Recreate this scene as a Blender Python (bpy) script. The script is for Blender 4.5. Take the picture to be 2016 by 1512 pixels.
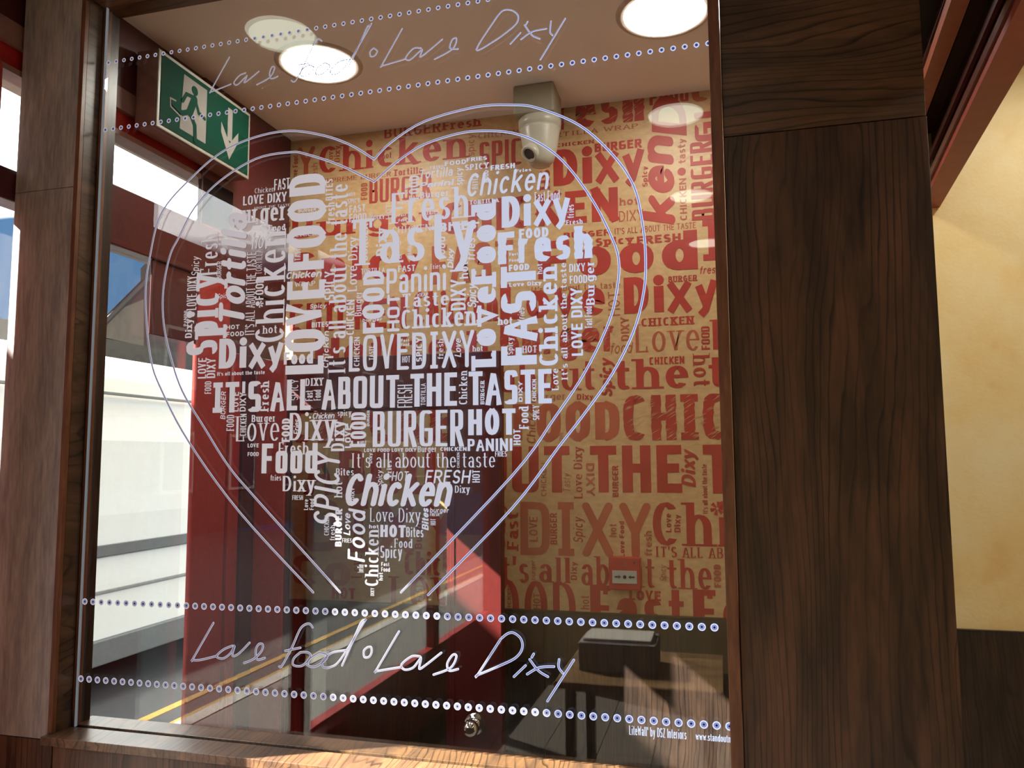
import bpy, bmesh, math, random
from mathutils import Vector, Matrix
for o in list(bpy.data.objects): bpy.data.objects.remove(o, do_unlink=True)
sc = bpy.context.scene
C = sc.collection
random.seed(7)
# ---------------------------------------------------------------- camera (2016 x 1512 frame)
FPX, YAW, PITCH, ROLL, EYE = 1540.0, -0.2604, 0.0945, -0.0063, 1.65
fwd = Vector((math.sin(YAW)*math.cos(PITCH), math.cos(YAW)*math.cos(PITCH), math.sin(PITCH)))
r0 = Vector((math.cos(YAW), -math.sin(YAW), 0)); u0_ = r0.cross(fwd)
rgt = math.cos(ROLL)*r0 + math.sin(ROLL)*u0_; upv = -math.sin(ROLL)*r0 + math.cos(ROLL)*u0_
cd = bpy.data.cameras.new('camera'); cam = bpy.data.objects.new('camera', cd); C.objects.link(cam)
cam.matrix_world = Matrix(((rgt.x, upv.x, -fwd.x, 0), (rgt.y, upv.y, -fwd.y, 0), (rgt.z, upv.z, -fwd.z, EYE), (0, 0, 0, 1)))
cd.sensor_width = 36; cd.lens = 36*FPX/2016; cd.clip_start = .02
sc.camera = cam
EYEV = Vector((0, 0, EYE))
def ray(px, py): return rgt*((px-1008)/FPX) - upv*((py-756)/FPX) + fwd
def onY(px, py, Y): d = ray(px, py); return EYEV + d*(Y/d.y)
def onX(px, py, X): d = ray(px, py); return EYEV + d*(X/d.x)
def onZ(px, py, Z): d = ray(px, py); return EYEV + d*((Z-EYE)/d.z)

# ---------------------------------------------------------------- world, sun, exposure
SKY = 4.6
w = bpy.data.worlds.new('sky'); sc.world = w; w.use_nodes = True
nt = w.node_tree; nt.nodes.clear()
out = nt.nodes.new('ShaderNodeOutputWorld'); bg = nt.nodes.new('ShaderNodeBackground')
tc = nt.nodes.new('ShaderNodeTexCoord'); nz = nt.nodes.new('ShaderNodeTexNoise'); nz.inputs['Scale'].default_value = 2.2; nz.inputs['Detail'].default_value = 5
mp = nt.nodes.new('ShaderNodeMapping'); mp.inputs['Scale'].default_value = (1, 1, 2.6); mp.inputs['Location'].default_value = (0.3, 0.1, 0.2)
rp = nt.nodes.new('ShaderNodeValToRGB')
rp.color_ramp.elements[0].position = .44; rp.color_ramp.elements[0].color = (.014, .032, .060, 1)
rp.color_ramp.elements[1].position = .56; rp.color_ramp.elements[1].color = (1, 1, 1, 1)
nt.links.new(tc.outputs['Generated'], mp.inputs[0]); nt.links.new(mp.outputs[0], nz.inputs['Vector'])
sx = nt.nodes.new('ShaderNodeSeparateXYZ'); nt.links.new(tc.outputs['Generated'], sx.inputs[0])
el = nt.nodes.new('ShaderNodeMapRange'); el.inputs['From Min'].default_value = .20; el.inputs['From Max'].default_value = .28; el.inputs['To Min'].default_value = -.32; el.inputs['To Max'].default_value = .20
nt.links.new(sx.outputs['Z'], el.inputs['Value'])
ad_ = nt.nodes.new('ShaderNodeMath'); nt.links.new(nz.outputs['Fac'], ad_.inputs[0]); nt.links.new(el.outputs[0], ad_.inputs[1])
nt.links.new(ad_.outputs[0], rp.inputs[0]); nt.links.new(rp.outputs[0], bg.inputs[0])
bg.inputs[1].default_value = SKY
nt.links.new(bg.outputs[0], out.inputs[0])
sd = bpy.data.lights.new('sun', 'SUN'); sd.energy = 30; sd.angle = .009; sd.color = (1, .93, .82)
sun = bpy.data.objects.new('sun', sd); C.objects.link(sun)
SUN = Vector((.78, .40, -.64)).normalized()
sun.rotation_euler = SUN.to_track_quat('-Z', 'Y').to_euler()
sc.view_settings.view_transform = 'Standard'; sc.view_settings.look = 'None'
sc.view_settings.exposure = .88; sc.view_settings.gamma = 1; sc.view_settings.use_curve_mapping = False
sc.cycles.use_denoising = True
sc.cycles.max_bounces = 10; sc.cycles.transparent_max_bounces = 24
sc.cycles.caustics_reflective = False; sc.cycles.caustics_refractive = False

# ---------------------------------------------------------------- materials
def newmat(n):
    m = bpy.data.materials.new(n); m.use_nodes = True; t = m.node_tree
    return m, t, t.nodes['Principled BSDF']
def N(t, k, **kw):
    n = t.nodes.new(k)
    for a, b in kw.items(): setattr(n, a, b)
    return n
def plain(n, col, rough=.5, metal=0, var=.12, scale=30, bump=0, spec=.5):
    m, t, b = newmat(n)
    tcn = N(t, 'ShaderNodeTexCoord'); nn = N(t, 'ShaderNodeTexNoise'); nn.inputs['Scale'].default_value = scale; nn.inputs['Detail'].default_value = 4
    t.links.new(tcn.outputs['Object'], nn.inputs['Vector'])
    mr = N(t, 'ShaderNodeMapRange'); mr.inputs['From Min'].default_value = .3; mr.inputs['From Max'].default_value = .7
    mr.inputs['To Min'].default_value = 1-var; mr.inputs['To Max'].default_value = 1+var
    t.links.new(nn.outputs['Fac'], mr.inputs['Value'])
    mx = N(t, 'ShaderNodeVectorMath', operation='SCALE'); mx.inputs[0].default_value = col
    t.links.new(mr.outputs[0], mx.inputs['Scale']); t.links.new(mx.outputs[0], b.inputs['Base Color'])
    b.inputs['Roughness'].default_value = rough; b.inputs['Metallic'].default_value = metal
    b.inputs['Specular IOR Level'].default_value = spec
    if bump:
        bp = N(t, 'ShaderNodeBump'); bp.inputs['Strength'].default_value = bump; bp.inputs['Distance'].default_value = .002
        t.links.new(nn.outputs['Fac'], bp.inputs['Height']); t.links.new(bp.outputs[0], b.inputs['Normal'])
    return m
def emit(n, col, s):
    m = bpy.data.materials.new(n); m.use_nodes = True; t = m.node_tree; t.nodes.clear()
    o = N(t, 'ShaderNodeOutputMaterial'); e = N(t, 'ShaderNodeEmission'); e.inputs[0].default_value = (*col, 1); e.inputs[1].default_value = s
    t.links.new(e.outputs[0], o.inputs[0]); return m
def wood(n, axis, dark, mid, red, rough=.38, sc_=9.0, seed=0, spec=.5, lines=1.0, freq=58):
    """laminate with long wavy dark grain lines; axis = grain direction 'Z' or 'X' or 'Y'"""
    m, t, b = newmat(n)
    tcn = N(t, 'ShaderNodeTexCoord'); mpn = N(t, 'ShaderNodeMapping')
    s = {'Z': (1, 1, .15), 'X': (.14, 1, 1), 'Y': (1, .14, 1)}[axis]
    mpn.inputs['Scale'].default_value = s; mpn.inputs['Location'].default_value = (seed*1.7, seed*.9, seed*2.3)
    t.links.new(tcn.outputs['Object'], mpn.inputs[0])
    # wide bands
    n1 = N(t, 'ShaderNodeTexNoise'); n1.inputs['Scale'].default_value = sc_*2.4; n1.inputs['Detail'].default_value = 3; n1.inputs['Distortion'].default_value = .35
    t.links.new(mpn.outputs[0], n1.inputs['Vector'])
    # contour lines of a smooth stretched noise = grain lines
    n2 = N(t, 'ShaderNodeTexNoise'); n2.inputs['Scale'].default_value = 4.5; n2.inputs['Detail'].default_value = 4; n2.inputs['Roughness'].default_value = .45; n2.inputs['Distortion'].default_value = .3
    t.links.new(mpn.outputs[0], n2.inputs['Vector'])
    sep = N(t, 'ShaderNodeSeparateXYZ'); t.links.new(mpn.outputs[0], sep.inputs[0])
    ad = N(t, 'ShaderNodeMath', operation='ADD'); t.links.new(sep.outputs['X' if axis != 'X' else 'Z'], ad.inputs[0]); t.links.new(sep.outputs['Y'], ad.inputs[1])
    m1 = N(t, 'ShaderNodeMath', operation='MULTIPLY_ADD'); m1.inputs[1].default_value = freq; t.links.new(ad.outputs[0], m1.inputs[0])
    m2 = N(t, 'ShaderNodeMath', operation='MULTIPLY'); m2.inputs[1].default_value = 17; t.links.new(n2.outputs['Fac'], m2.inputs[0]); t.links.new(m2.outputs[0], m1.inputs[2])
    fr = N(t, 'ShaderNodeMath', operation='FRACT'); t.links.new(m1.outputs[0], fr.inputs[0])
    lr = N(t, 'ShaderNodeValToRGB'); e = lr.color_ramp.elements
    e[0].position = 0; e[0].color = (1, 1, 1, 1); e[1].position = .26; e[1].color = (0, 0, 0, 1)
    x = lr.color_ramp.elements.new(.93); x.color = (0, 0, 0, 1); x = lr.color_ramp.elements.new(1.0); x.color = (.8, .8, .8, 1)
    t.links.new(fr.outputs[0], lr.inputs[0])
    cr = N(t, 'ShaderNodeValToRGB'); e = cr.color_ramp.elements
    e[0].position = .36; e[0].color = (*dark, 1); e[1].position = .66; e[1].color = (*red, 1)
    x = cr.color_ramp.elements.new(.5); x.color = (*mid, 1)
    t.links.new(n1.outputs['Fac'], cr.inputs[0])
    # fine fibre
    n3 = N(t, 'ShaderNodeTexNoise'); n3.inputs['Scale'].default_value = 140; n3.inputs['Detail'].default_value = 2
    t.links.new(mpn.outputs[0], n3.inputs['Vector'])
    mr = N(t, 'ShaderNodeMapRange'); mr.inputs['From Min'].default_value = .3; mr.inputs['From Max'].default_value = .7; mr.inputs['To Min'].default_value = .82; mr.inputs['To Max'].default_value = 1.15
    t.links.new(n3.outputs['Fac'], mr.inputs['Value'])
    vm = N(t, 'ShaderNodeVectorMath', operation='SCALE'); t.links.new(cr.outputs[0], vm.inputs[0]); t.links.new(mr.outputs[0], vm.inputs['Scale'])
    mx = N(t, 'ShaderNodeMix', data_type='RGBA'); t.links.new(vm.outputs[0], mx.inputs['A']); mx.inputs['B'].default_value = tuple(c*.16 for c in dark)+(1,)
    n4 = N(t, 'ShaderNodeTexNoise'); n4.inputs['Scale'].default_value = 15; n4.inputs['Detail'].default_value = 2; t.links.new(mpn.outputs[0], n4.inputs['Vector'])
    r4 = N(t, 'ShaderNodeMapRange'); r4.inputs['From Min'].default_value = .40; r4.inputs['From Max'].default_value = .58; r4.inputs['To Min'].default_value = .38*lines; r4.inputs['To Max'].default_value = .95*lines
    t.links.new(n4.outputs['Fac'], r4.inputs['Value'])
    ml = N(t, 'ShaderNodeMath', operation='MULTIPLY'); t.links.new(r4.outputs[0], ml.inputs[1]); t.links.new(lr.outputs[0], ml.inputs[0]); t.links.new(ml.outputs[0], mx.inputs['Factor'])
    t.links.new(mx.outputs['Result'], b.inputs['Base Color'])
    b.inputs['Roughness'].default_value = rough; b.inputs['Specular IOR Level'].default_value = spec
    bp = N(t, 'ShaderNodeBump'); bp.inputs['Strength'].default_value = .12; bp.inputs['Distance'].default_value = .001
    t.links.new(n3.outputs['Fac'], bp.inputs['Height']); t.links.new(bp.outputs[0], b.inputs['Normal'])
    return m
def glass(n, tint=(1, 1, 1), base=.045):
    m = bpy.data.materials.new(n); m.use_nodes = True; t = m.node_tree; t.nodes.clear()
    o = N(t, 'ShaderNodeOutputMaterial'); tr = N(t, 'ShaderNodeBsdfTransparent'); tr.inputs[0].default_value = (*tint, 1)
    gl = N(t, 'ShaderNodeBsdfGlossy'); gl.inputs['Roughness'].default_value = 0.0
    lw = N(t, 'ShaderNodeLayerWeight'); pw = N(t, 'ShaderNodeMath', operation='POWER'); pw.inputs[1].default_value = 5
    ma = N(t, 'ShaderNodeMath', operation='MULTIPLY_ADD'); ma.inputs[1].default_value = .95; ma.inputs[2].default_value = base
    mx = N(t, 'ShaderNodeMixShader')
    lw.inputs['Blend'].default_value = .5
    t.links.new(lw.outputs['Facing'], pw.inputs[0]); t.links.new(pw.outputs[0], ma.inputs[0]); t.links.new(ma.outputs[0], mx.inputs[0])
    t.links.new(tr.outputs[0], mx.inputs[1]); t.links.new(gl.outputs[0], mx.inputs[2]); t.links.new(mx.outputs[0], o.inputs[0])
    return m
def engraved(n, col, lo, hi):
    """frosted cut in edge-lit glass: brighter towards the light strip in the right-hand frame"""
    m = bpy.data.materials.new(n); m.use_nodes = True; t = m.node_tree; t.nodes.clear()
    o = N(t, 'ShaderNodeOutputMaterial'); e = N(t, 'ShaderNodeEmission'); d = N(t, 'ShaderNodeBsdfDiffuse'); a = N(t, 'ShaderNodeAddShader')
    d.inputs[0].default_value = (.10, .10, .10, 1)
    g = N(t, 'ShaderNodeNewGeometry'); s = N(t, 'ShaderNodeSeparateXYZ'); t.links.new(g.outputs['Position'], s.inputs[0])
    mr = N(t, 'ShaderNodeMapRange'); mr.inputs['From Min'].default_value = -1.2; mr.inputs['From Max'].default_value = 0
    mr.inputs['To Min'].default_value = lo; mr.inputs['To Max'].default_value = hi
    t.links.new(s.outputs['X'], mr.inputs['Value']); t.links.new(mr.outputs[0], e.inputs[1])
    mc = N(t, 'ShaderNodeMix', data_type='RGBA'); mc.inputs['A'].default_value = (col[0]*1.06, col[1]*.99, col[2]*.92, 1); mc.inputs['B'].default_value = (col[0]*.86, col[1]*.98, col[2]*1.15, 1)
    mr2 = N(t, 'ShaderNodeMapRange'); mr2.inputs['From Min'].default_value = -1.0; mr2.inputs['From Max'].default_value = -.3; t.links.new(s.outputs['X'], mr2.inputs['Value'])
    t.links.new(mr2.outputs[0], mc.inputs['Factor']); t.links.new(mc.outputs['Result'], e.inputs[0])
    t.links.new(e.outputs[0], a.inputs[0]); t.links.new(d.outputs[0], a.inputs[1]); t.links.new(a.outputs[0], o.inputs[0])
    return m
M = {}
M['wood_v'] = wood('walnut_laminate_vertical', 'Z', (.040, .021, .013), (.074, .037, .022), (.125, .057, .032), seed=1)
M['wood_sheen'] = wood('walnut_laminate_pillar_sheen', 'Z', (.31, .285, .285), (.39, .355, .35), (.45, .395, .37), seed=4, rough=.34, sc_=16, lines=.2, spec=.5)  # pillar walnut greyed and lightened to stand in for window sheen
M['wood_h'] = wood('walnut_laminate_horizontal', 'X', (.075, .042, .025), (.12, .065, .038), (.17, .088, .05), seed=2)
M['wood_low'] = wood('walnut_laminate_lower', 'Z', (.055, .030, .019), (.10, .052, .032), (.14, .068, .04), seed=3)
M['wood_reveal'] = wood('walnut_laminate_reveal', 'Y', (.06, .034, .02), (.09, .05, .03), (.13, .07, .042), seed=5)
M['wood_sill'] = wood('walnut_laminate_sill', 'Y', (.100, .055, .033), (.150, .078, .040), (.19, .098, .048), seed=6, rough=.32)
M['wood_dado'] = wood('walnut_laminate_dado', 'Z', (.022, .013, .010), (.034, .020, .014), (.048, .026, .017), seed=8, sc_=14)
M['edge'] = wood('cherry_edge_strip', 'Z', (.13, .05, .026), (.17, .066, .034), (.21, .085, .045), seed=9, sc_=22, lines=.15, rough=.4)
M['red'] = plain('red_gloss_paint_dimmed', (.075, .007, .0065), .42, bump=.25, scale=60, spec=.35)  # same red as the frames, darkened to hold down sun on the door
M['redbright'] = plain('bright_red_board', (.40, .015, .012), .4)
M['red_lit'] = plain('red_gloss_paint_lit', (.36, .030, .026), .38, bump=.25, scale=60, spec=.35)  # same red lightened so frames and posts look lit
M['maroon'] = plain('maroon_gloss_paint', (.075, .012, .014), .35, bump=.25, scale=50)
M['pink'] = plain('faded_pink_paint', (.26, .12, .10), .5)
M['beam'] = plain('red_painted_beam', (.26, .030, .022), .5, bump=.15)
M['beam2'] = plain('orange_red_painted_beam', (.30, .070, .032), .5, bump=.15)
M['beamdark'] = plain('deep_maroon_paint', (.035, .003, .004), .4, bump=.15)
M['black'] = plain('black_shade_and_groove', (.006, .005, .005), .8)
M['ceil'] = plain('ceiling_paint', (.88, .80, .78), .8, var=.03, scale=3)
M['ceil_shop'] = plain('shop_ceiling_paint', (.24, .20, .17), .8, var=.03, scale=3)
M['plaster'] = None
M['white'] = plain('white_plastic', (.42, .40, .36), .4, var=.03)
M['cctv'] = plain('camera_housing_plastic', (.50, .46, .38), .3, var=.05)
M['cctvbox'] = plain('camera_mount_plastic', (.30, .27, .20), .5, var=.05)
M['signgreen'] = plain('sign_green', (.0015, .030, .017), .8, spec=.08, var=.05)
M['signwhite'] = plain('sign_white', (.19, .17, .155), .8, spec=.08, var=.03)
M['dark'] = plain('dark_plastic', (.02, .02, .02), .3)
M['callred'] = plain('call_point_red', (.38, .014, .016), .35, var=.04)
M['chrome'] = plain('polished_chrome', (.75, .73, .70), .06, metal=1, var=.02)
M['print'] = plain('wallpaper_red_ink', (.40, .028, .018), .5, var=.12, scale=9)
M['print2'] = plain('wallpaper_brown_red_ink', (.42, .085, .040), .5, var=.12, scale=9)
M['glass'] = glass('clear_panel_glass', (.96, .975, .96), .046)
M['pane'] = glass('shopfront_glass', (.97, .98, .98), .03)
M['doorpane'] = glass('door_glass', (.92, .94, .92), .03)
M['engrave'] = engraved('engraved_lit_glass', (.82, .80, .90), .29, .46)
M['engrave_edge'] = engraved('engraved_line_edge', (.84, .82, .95), .32, .58)
M['engrave_core'] = engraved('engraved_line_core', (.27, .30, .72), .17, .30)
M['lamp'] = emit('shop_downlight_diffuser', (.93, 1.0, .82), 3.6)
M['lamp2'] = emit('lobby_downlight_diffuser', (1.0, .95, .86), 36)
M['lamptrim'] = plain('downlight_trim', (.55, .45, .38), .5)
def paper():
    m, t, b = newmat('kraft_wallpaper')
    tcn = N(t, 'ShaderNodeTexCoord'); mpn = N(t, 'ShaderNodeMapping'); mpn.inputs['Scale'].default_value = (1, 1, 2)
    nn = N(t, 'ShaderNodeTexNoise'); nn.inputs['Scale'].default_value = 28; nn.inputs['Detail'].default_value = 7; nn.inputs['Roughness'].default_value = .65
    cr = N(t, 'ShaderNodeValToRGB'); e = cr.color_ramp.elements
    e[0].position = .3; e[0].color = (.50, .295, .135, 1); e[1].position = .72; e[1].color = (.66, .435, .22, 1)
    t.links.new(tcn.outputs['Object'], mpn.inputs[0]); t.links.new(mpn.outputs[0], nn.inputs['Vector']); t.links.new(nn.outputs['Fac'], cr.inputs[0])
    t.links.new(cr.outputs[0], b.inputs['Base Color']); b.inputs['Roughness'].default_value = .45
    return m
def plaster():
    m, t, b = newmat('sponged_yellow_plaster')
    tcn = N(t, 'ShaderNodeTexCoord')
    nn = N(t, 'ShaderNodeTexNoise'); nn.inputs['Scale'].default_value = 3.2; nn.inputs['Detail'].default_value = 8; nn.inputs['Roughness'].default_value = .6
    cr = N(t, 'ShaderNodeValToRGB'); e = cr.color_ramp.elements
    e[0].position = .32; e[0].color = (.78, .50, .18, 1); e[1].position = .68; e[1].color = (.88, .74, .42, 1)
    x = e.new(.5); x.color = (.85, .65, .30, 1)
    t.links.new(tcn.outputs['Object'], nn.inputs['Vector']); t.links.new(nn.outputs['Fac'], cr.inputs[0])
    t.links.new(cr.outputs[0], b.inputs['Base Color']); b.inputs['Roughness'].default_value = .55
    n2 = N(t, 'ShaderNodeTexNoise'); n2.inputs['Scale'].default_value = 90; t.links.new(tcn.outputs['Object'], n2.inputs['Vector'])
    bp = N(t, 'ShaderNodeBump'); bp.inputs['Strength'].default_value = .25; bp.inputs['Distance'].default_value = .002
    t.links.new(n2.outputs['Fac'], bp.inputs['Height']); t.links.new(bp.outputs[0], b.inputs['Normal'])
    return m
M['paper'] = paper(); M['plaster'] = plaster()

# ---------------------------------------------------------------- mesh helpers
def link(name, me, mats, parent=None):
    o = bpy.data.objects.new(name, me); C.objects.link(o)
    for m in (mats if isinstance(mats, (list, tuple)) else [mats]):
        if me.materials.find(m.name) < 0 or True: me.materials.append(m)
    if parent: o.parent = parent
    return o
def mesh(name, verts, faces, mats, parent=None, smooth=False, idx=None):
    me = bpy.data.meshes.new(name); me.from_pydata([tuple(v) for v in verts], [], faces)
    if idx: me.polygons.foreach_set('material_index', idx)
    if smooth: me.polygons.foreach_set('use_smooth', [True]*len(me.polygons))
    me.update(); return link(name, me, mats, parent)
def empty(name, loc=(0, 0, 0)):
    o = bpy.data.objects.new(name, None); C.objects.link(o); o.location = loc; o.empty_display_size = .05; return o
def struct(o, label=None):
    o['kind'] = 'structure'
    if label: o['label'] = label
    return o
def thing(o, label, cat, group=None):
    o['label'] = label; o['category'] = cat
    if group: o['group'] = group
    return o
def wloc(p):
    v = Vector((0, 0, 0))
    while p: v += p.location; p = p.parent
    return v
def box(name, a, b, mat, parent=None, bevel=0.0):
    x0, x1 = sorted((a[0], b[0])); y0, y1 = sorted((a[1], b[1])); z0, z1 = sorted((a[2], b[2]))
    bm = bmesh.new(); bmesh.ops.create_cube(bm, size=1)
    for v in bm.verts: v.co = Vector((x0+(v.co.x+.5)*(x1-x0), y0+(v.co.y+.5)*(y1-y0), z0+(v.co.z+.5)*(z1-z0)))
    if bevel: bmesh.ops.bevel(bm, geom=bm.edges[:], offset=bevel, segments=2, affect='EDGES', profile=.5)
    me = bpy.data.meshes.new(name); bm.to_mesh(me); bm.free()
    o = link(name, me, mat, parent)
    if parent: me.transform(Matrix.Translation(-wloc(parent)))
    return o
def prism(name, quad_lo, quad_hi, mat, parent=None):
    n = len(quad_lo); v = list(quad_lo)+list(quad_hi)
    f = [tuple(range(n))[::-1], tuple(range(n, 2*n))]+[(i, (i+1) % n, n+(i+1) % n, n+i) for i in range(n)]
    o = mesh(name, v, f, mat, parent)
    bm = bmesh.new(); bm.from_mesh(o.data); bmesh.ops.recalc_face_normals(bm, faces=bm.faces); bm.to_mesh(o.data); bm.free()
    if parent: o.data.transform(Matrix.Translation(-wloc(parent)))
    return o
def lathe(name, prof, mat, parent=None, seg=40, axis='Z', loc=(0, 0, 0), smooth=True):
    v = []; f = []
    for i in range(seg):
        a = 2*math.pi*i/seg
        for r, h in prof: v.append((r*math.cos(a), r*math.sin(a), h))
    n = len(prof)
    for i in range(seg):
        j = (i+1) % seg
        for k in range(n-1): f.append((i*n+k, j*n+k, j*n+k+1, i*n+k+1))
    R = {'Z': Matrix.Identity(4), 'Y': Matrix.Rotation(math.pi/2, 4, 'X'), 'X': Matrix.Rotation(math.pi/2, 4, 'Y')}[axis]
    o = mesh(name, v, f, mat, parent, smooth)
    o.data.transform(Matrix.Translation(loc) @ R)
    bm = bmesh.new(); bm.from_mesh(o.data); bmesh.ops.remove_doubles(bm, verts=bm.verts, dist=1e-6); bmesh.ops.recalc_face_normals(bm, faces=bm.faces); bm.to_mesh(o.data); bm.free()
    if smooth: o.data.polygons.foreach_set('use_smooth', [True]*len(o.data.polygons))
    return o

# ---------------------------------------------------------------- stroke lettering
def arc(cx, cy, rx, ry, a0, a1): return ('a', cx, cy, rx, ry, a0, a1)
def ell(cx, cy, rx, ry): return ('a', cx, cy, rx, ry, 90, 450)
X = .7
G = {
 'A': (.66, [[(0, 0), (.5, 1), (1, 0)], [(.18, .32), (.82, .32)]]),
 'B': (.6, [[(0, .52), (.6, .52), arc(.6, .26, .4, .26, 90, -90), (0, 0), (0, 1), (.55, 1), arc(.55, .76, .38, .24, 90, -90)]]),
 'C': (.6, [[arc(.52, .5, .52, .5, 48, 312)]]),
 'D': (.64, [[(0, 0), (0, 1), (.4, 1), arc(.4, .5, .6, .5, 90, -90), (0, 0)]]),
 'E': (.55, [[(1, 1), (0, 1), (0, 0), (1, 0)], [(0, .52), (.82, .52)]]),
 'F': (.53, [[(1, 1), (0, 1), (0, 0)], [(0, .5), (.82, .5)]]),
 'G': (.64, [[arc(.52, .5, .52, .5, 48, 325), (1, .46), (.58, .46)]]),
 'H': (.64, [[(0, 0), (0, 1)], [(1, 0), (1, 1)], [(0, .52), (1, .52)]]),
 'I': (.22, [[(.5, 0), (.5, 1)]]),
 'K': (.62, [[(0, 0), (0, 1)], [(.95, 1), (.05, .42)], [(.32, .6), (1, 0)]]),
 'L': (.52, [[(0, 1), (0, 0), (1, 0)]]),
 'M': (.8, [[(0, 0), (0, 1)], [(.02, 1), (.5, .25)], [(.5, .25), (.98, 1)], [(1, 1), (1, 0)]]),
 'N': (.66, [[(0, 0), (0, 1)], [(.02, 1), (.98, 0)], [(1, 0), (1, 1)]]),
 'O': (.66, [[ell(.5, .5, .5, .5)]]),
 'P': (.58, [[(0, 0), (0, 1), (.55, 1), arc(.55, .73, .45, .27, 90, -90), (0, .46)]]),
 'R': (.62, [[(0, 0), (0, 1), (.55, 1), arc(.55, .74, .4, .26, 90, -90), (0, .48)], [(.5, .48), (1, 0)]]),
 'S': (.56, [[arc(.5, .745, .47, .255, 28, 270), arc(.5, .25, .5, .25, 90, -152)]]),
 'T': (.6, [[(0, 1), (1, 1)], [(.5, 1), (.5, 0)]]),
 'U': (.64, [[(0, 1), (0, .3), arc(.5, .3, .5, .3, 180, 360), (1, 1)]]),
 'V': (.64, [[(0, 1), (.5, 0), (1, 1)]]),
 'W': (.9, [[(0, 1), (.25, 0), (.5, .8), (.75, 0), (1, 1)]]),
 'X': (.64, [[(0, 1), (1, 0)], [(1, 1), (0, 0)]]),
 'Y': (.64, [[(0, 1), (.5, .45), (1, 1)], [(.5, .45), (.5, 0)]]),
 'Z': (.58, [[(0, 1), (1, 1), (0, 0), (1, 0)]]),
 'a': (.52, [[arc(.48, .45, .46, .25, 155, 0), (.94, 0)], [ell(.45, .2, .45, .2)]]),
 'b': (.56, [[(0, 1), (0, 0)], [ell(.5, .35, .5, .35)]]),
 'c': (.5, [[arc(.52, .35, .52, .35, 48, 312)]]),
 'd': (.56, [[(1, 1), (1, 0)], [ell(.5, .35, .5, .35)]]),
 'e': (.54, [[(0, .37), (1, .37), arc(.5, .35, .5, .35, 5, 318)]]),
 'f': (.38, [[arc(.8, .8, .42, .2, 75, 180), (.38, 0)], [(0, .68), (.95, .68)]]),
 'g': (.56, [[ell(.5, .35, .5, .35)], [(1, X), (1, -.05), arc(.5, -.05, .5, .25, 0, -150)]]),
 'h': (.56, [[(0, 0), (0, 1)], [(0, .4), arc(.5, .4, .5, .3, 180, 0), (1, 0)]]),
 'i': (.2, [[(.5, 0), (.5, .64)], ['dot', .5, .97]]),
 'k': (.55, [[(0, 0), (0, 1)], [(.92, X), (.05, .28)], [(.35, .42), (1, 0)]]),
 'l': (.2, [[(.5, 0), (.5, 1)]]),
 'm': (.86, [[(0, 0), (0, X)], [(0, .42), arc(.25, .42, .25, .28, 180, 0), (.5, 0)], [(.5, .42), arc(.75, .42, .25, .28, 180, 0), (1, 0)]]),
 'n': (.56, [[(0, 0), (0, X)], [(0, .4), arc(.5, .4, .5, .3, 180, 0), (1, 0)]]),
 'o': (.56, [[ell(.5, .35, .5, .35)]]),
 'p': (.56, [[(0, X), (0, -.3)], [ell(.5, .35, .5, .35)]]),
 'r': (.38, [[(0, 0), (0, X)], [(0, .4), arc(.65, .4, .65, .3, 180, 65)]]),
 's': (.46, [[arc(.5, .525, .45, .175, 28, 270), arc(.5, .175, .5, .175, 90, -152)]]),
 't': (.38, [[(.4, .95), (.4, .2), arc(.78, .2, .38, .2, 180, 285)], [(0, .68), (.95, .68)]]),
 'u': (.56, [[(0, X), (0, .3), arc(.5, .3, .5, .3, 180, 360)], [(1, X), (1, 0)]]),
 'v': (.52, [[(0, X), (.5, 0), (1, X)]]),
 'w': (.78, [[(0, X), (.25, 0), (.5, .6), (.75, 0), (1, X)]]),
 'x': (.52, [[(0, X), (1, 0)], [(1, X), (0, 0)]]),
 'y': (.54, [[(0, X), (.52, .02)], [(1, X), (.45, -.12), (.1, -.3)]]),
 'z': (.5, [[(0, X), (1, X), (0, 0), (1, 0)]]),
 "'": (.14, [[(.5, 1), (.4, .74)]]),
 '.': (.14, [['dot', .5, .05]]),
 '®': (.22, [[('a', .5, .85, .5, .14, 90, 450)]]),
}
STENCIL = {'O': (.66, [[arc(.5, .5, .5, .5, 105, 255)], [arc(.5, .5, .5, .5, -75, 75)]]),
           'D': (.64, [[(0, 0), (0, 1)], [arc(.35, .5, .65, .5, 78, -78)]]),
           'S': (.6, [[arc(.5, .745, .47, .255, 28, 165)], [arc(.5, .745, .47, .255, 185, 270), arc(.5, .25, .5, .25, 90, -10)], [arc(.5, .25, .5, .25, -30, -152)]])}
#        stem  contrast serif slant power round jitter
ST = {'H': (.42, .78, 0, 0, 2.2, 0, 0), 'B': (.33, .75, 0, 0, 3.0, 0, 0), 'W': (.36, .62, 0, 0, 5, 0, 0), 'U': (.27, .9, 0, 0, 4, 1, 0),
      'O': (.38, .85, 0, 0, 9, 0, .10), 'L': (.33, .55, 1, 0, 2.4, 0, 0), 'L2': (.24, .55, 1, 0, 2.2, 0, 0), 'L3': (.44, .5, 1, 0, 2.2, 0, 0),
      'S': (.21, .42, .9, 0, 2, 0, 0), 'S2': (.28, .45, .9, 0, 2, 0, 0), 'S3': (.3, .4, .9, 0, 2, 0, 0),
      'N': (.18, .9, 0, 0, 2, 0, 0), 'N2': (.27, .85, 0, 0, 2.2, 0, 0), 'T': (.42, .7, 0, 0, 3.2, 0, 0),
      'K': (.42, .72, 0, 0, 2.8, 0, .3), 'R': (.32, .75, 0, .38, 2, 1, 0), 'R2': (.26, .8, 0, .38, 2, 1, 0), 'R3': (.24, .9, 0, .28, 2, 1, 0),
      'r': (.17, 1, 0, .25, 2, 1, 0), 'r2': (.22, 1, 0, .25, 2, 1, 0)}
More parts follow.
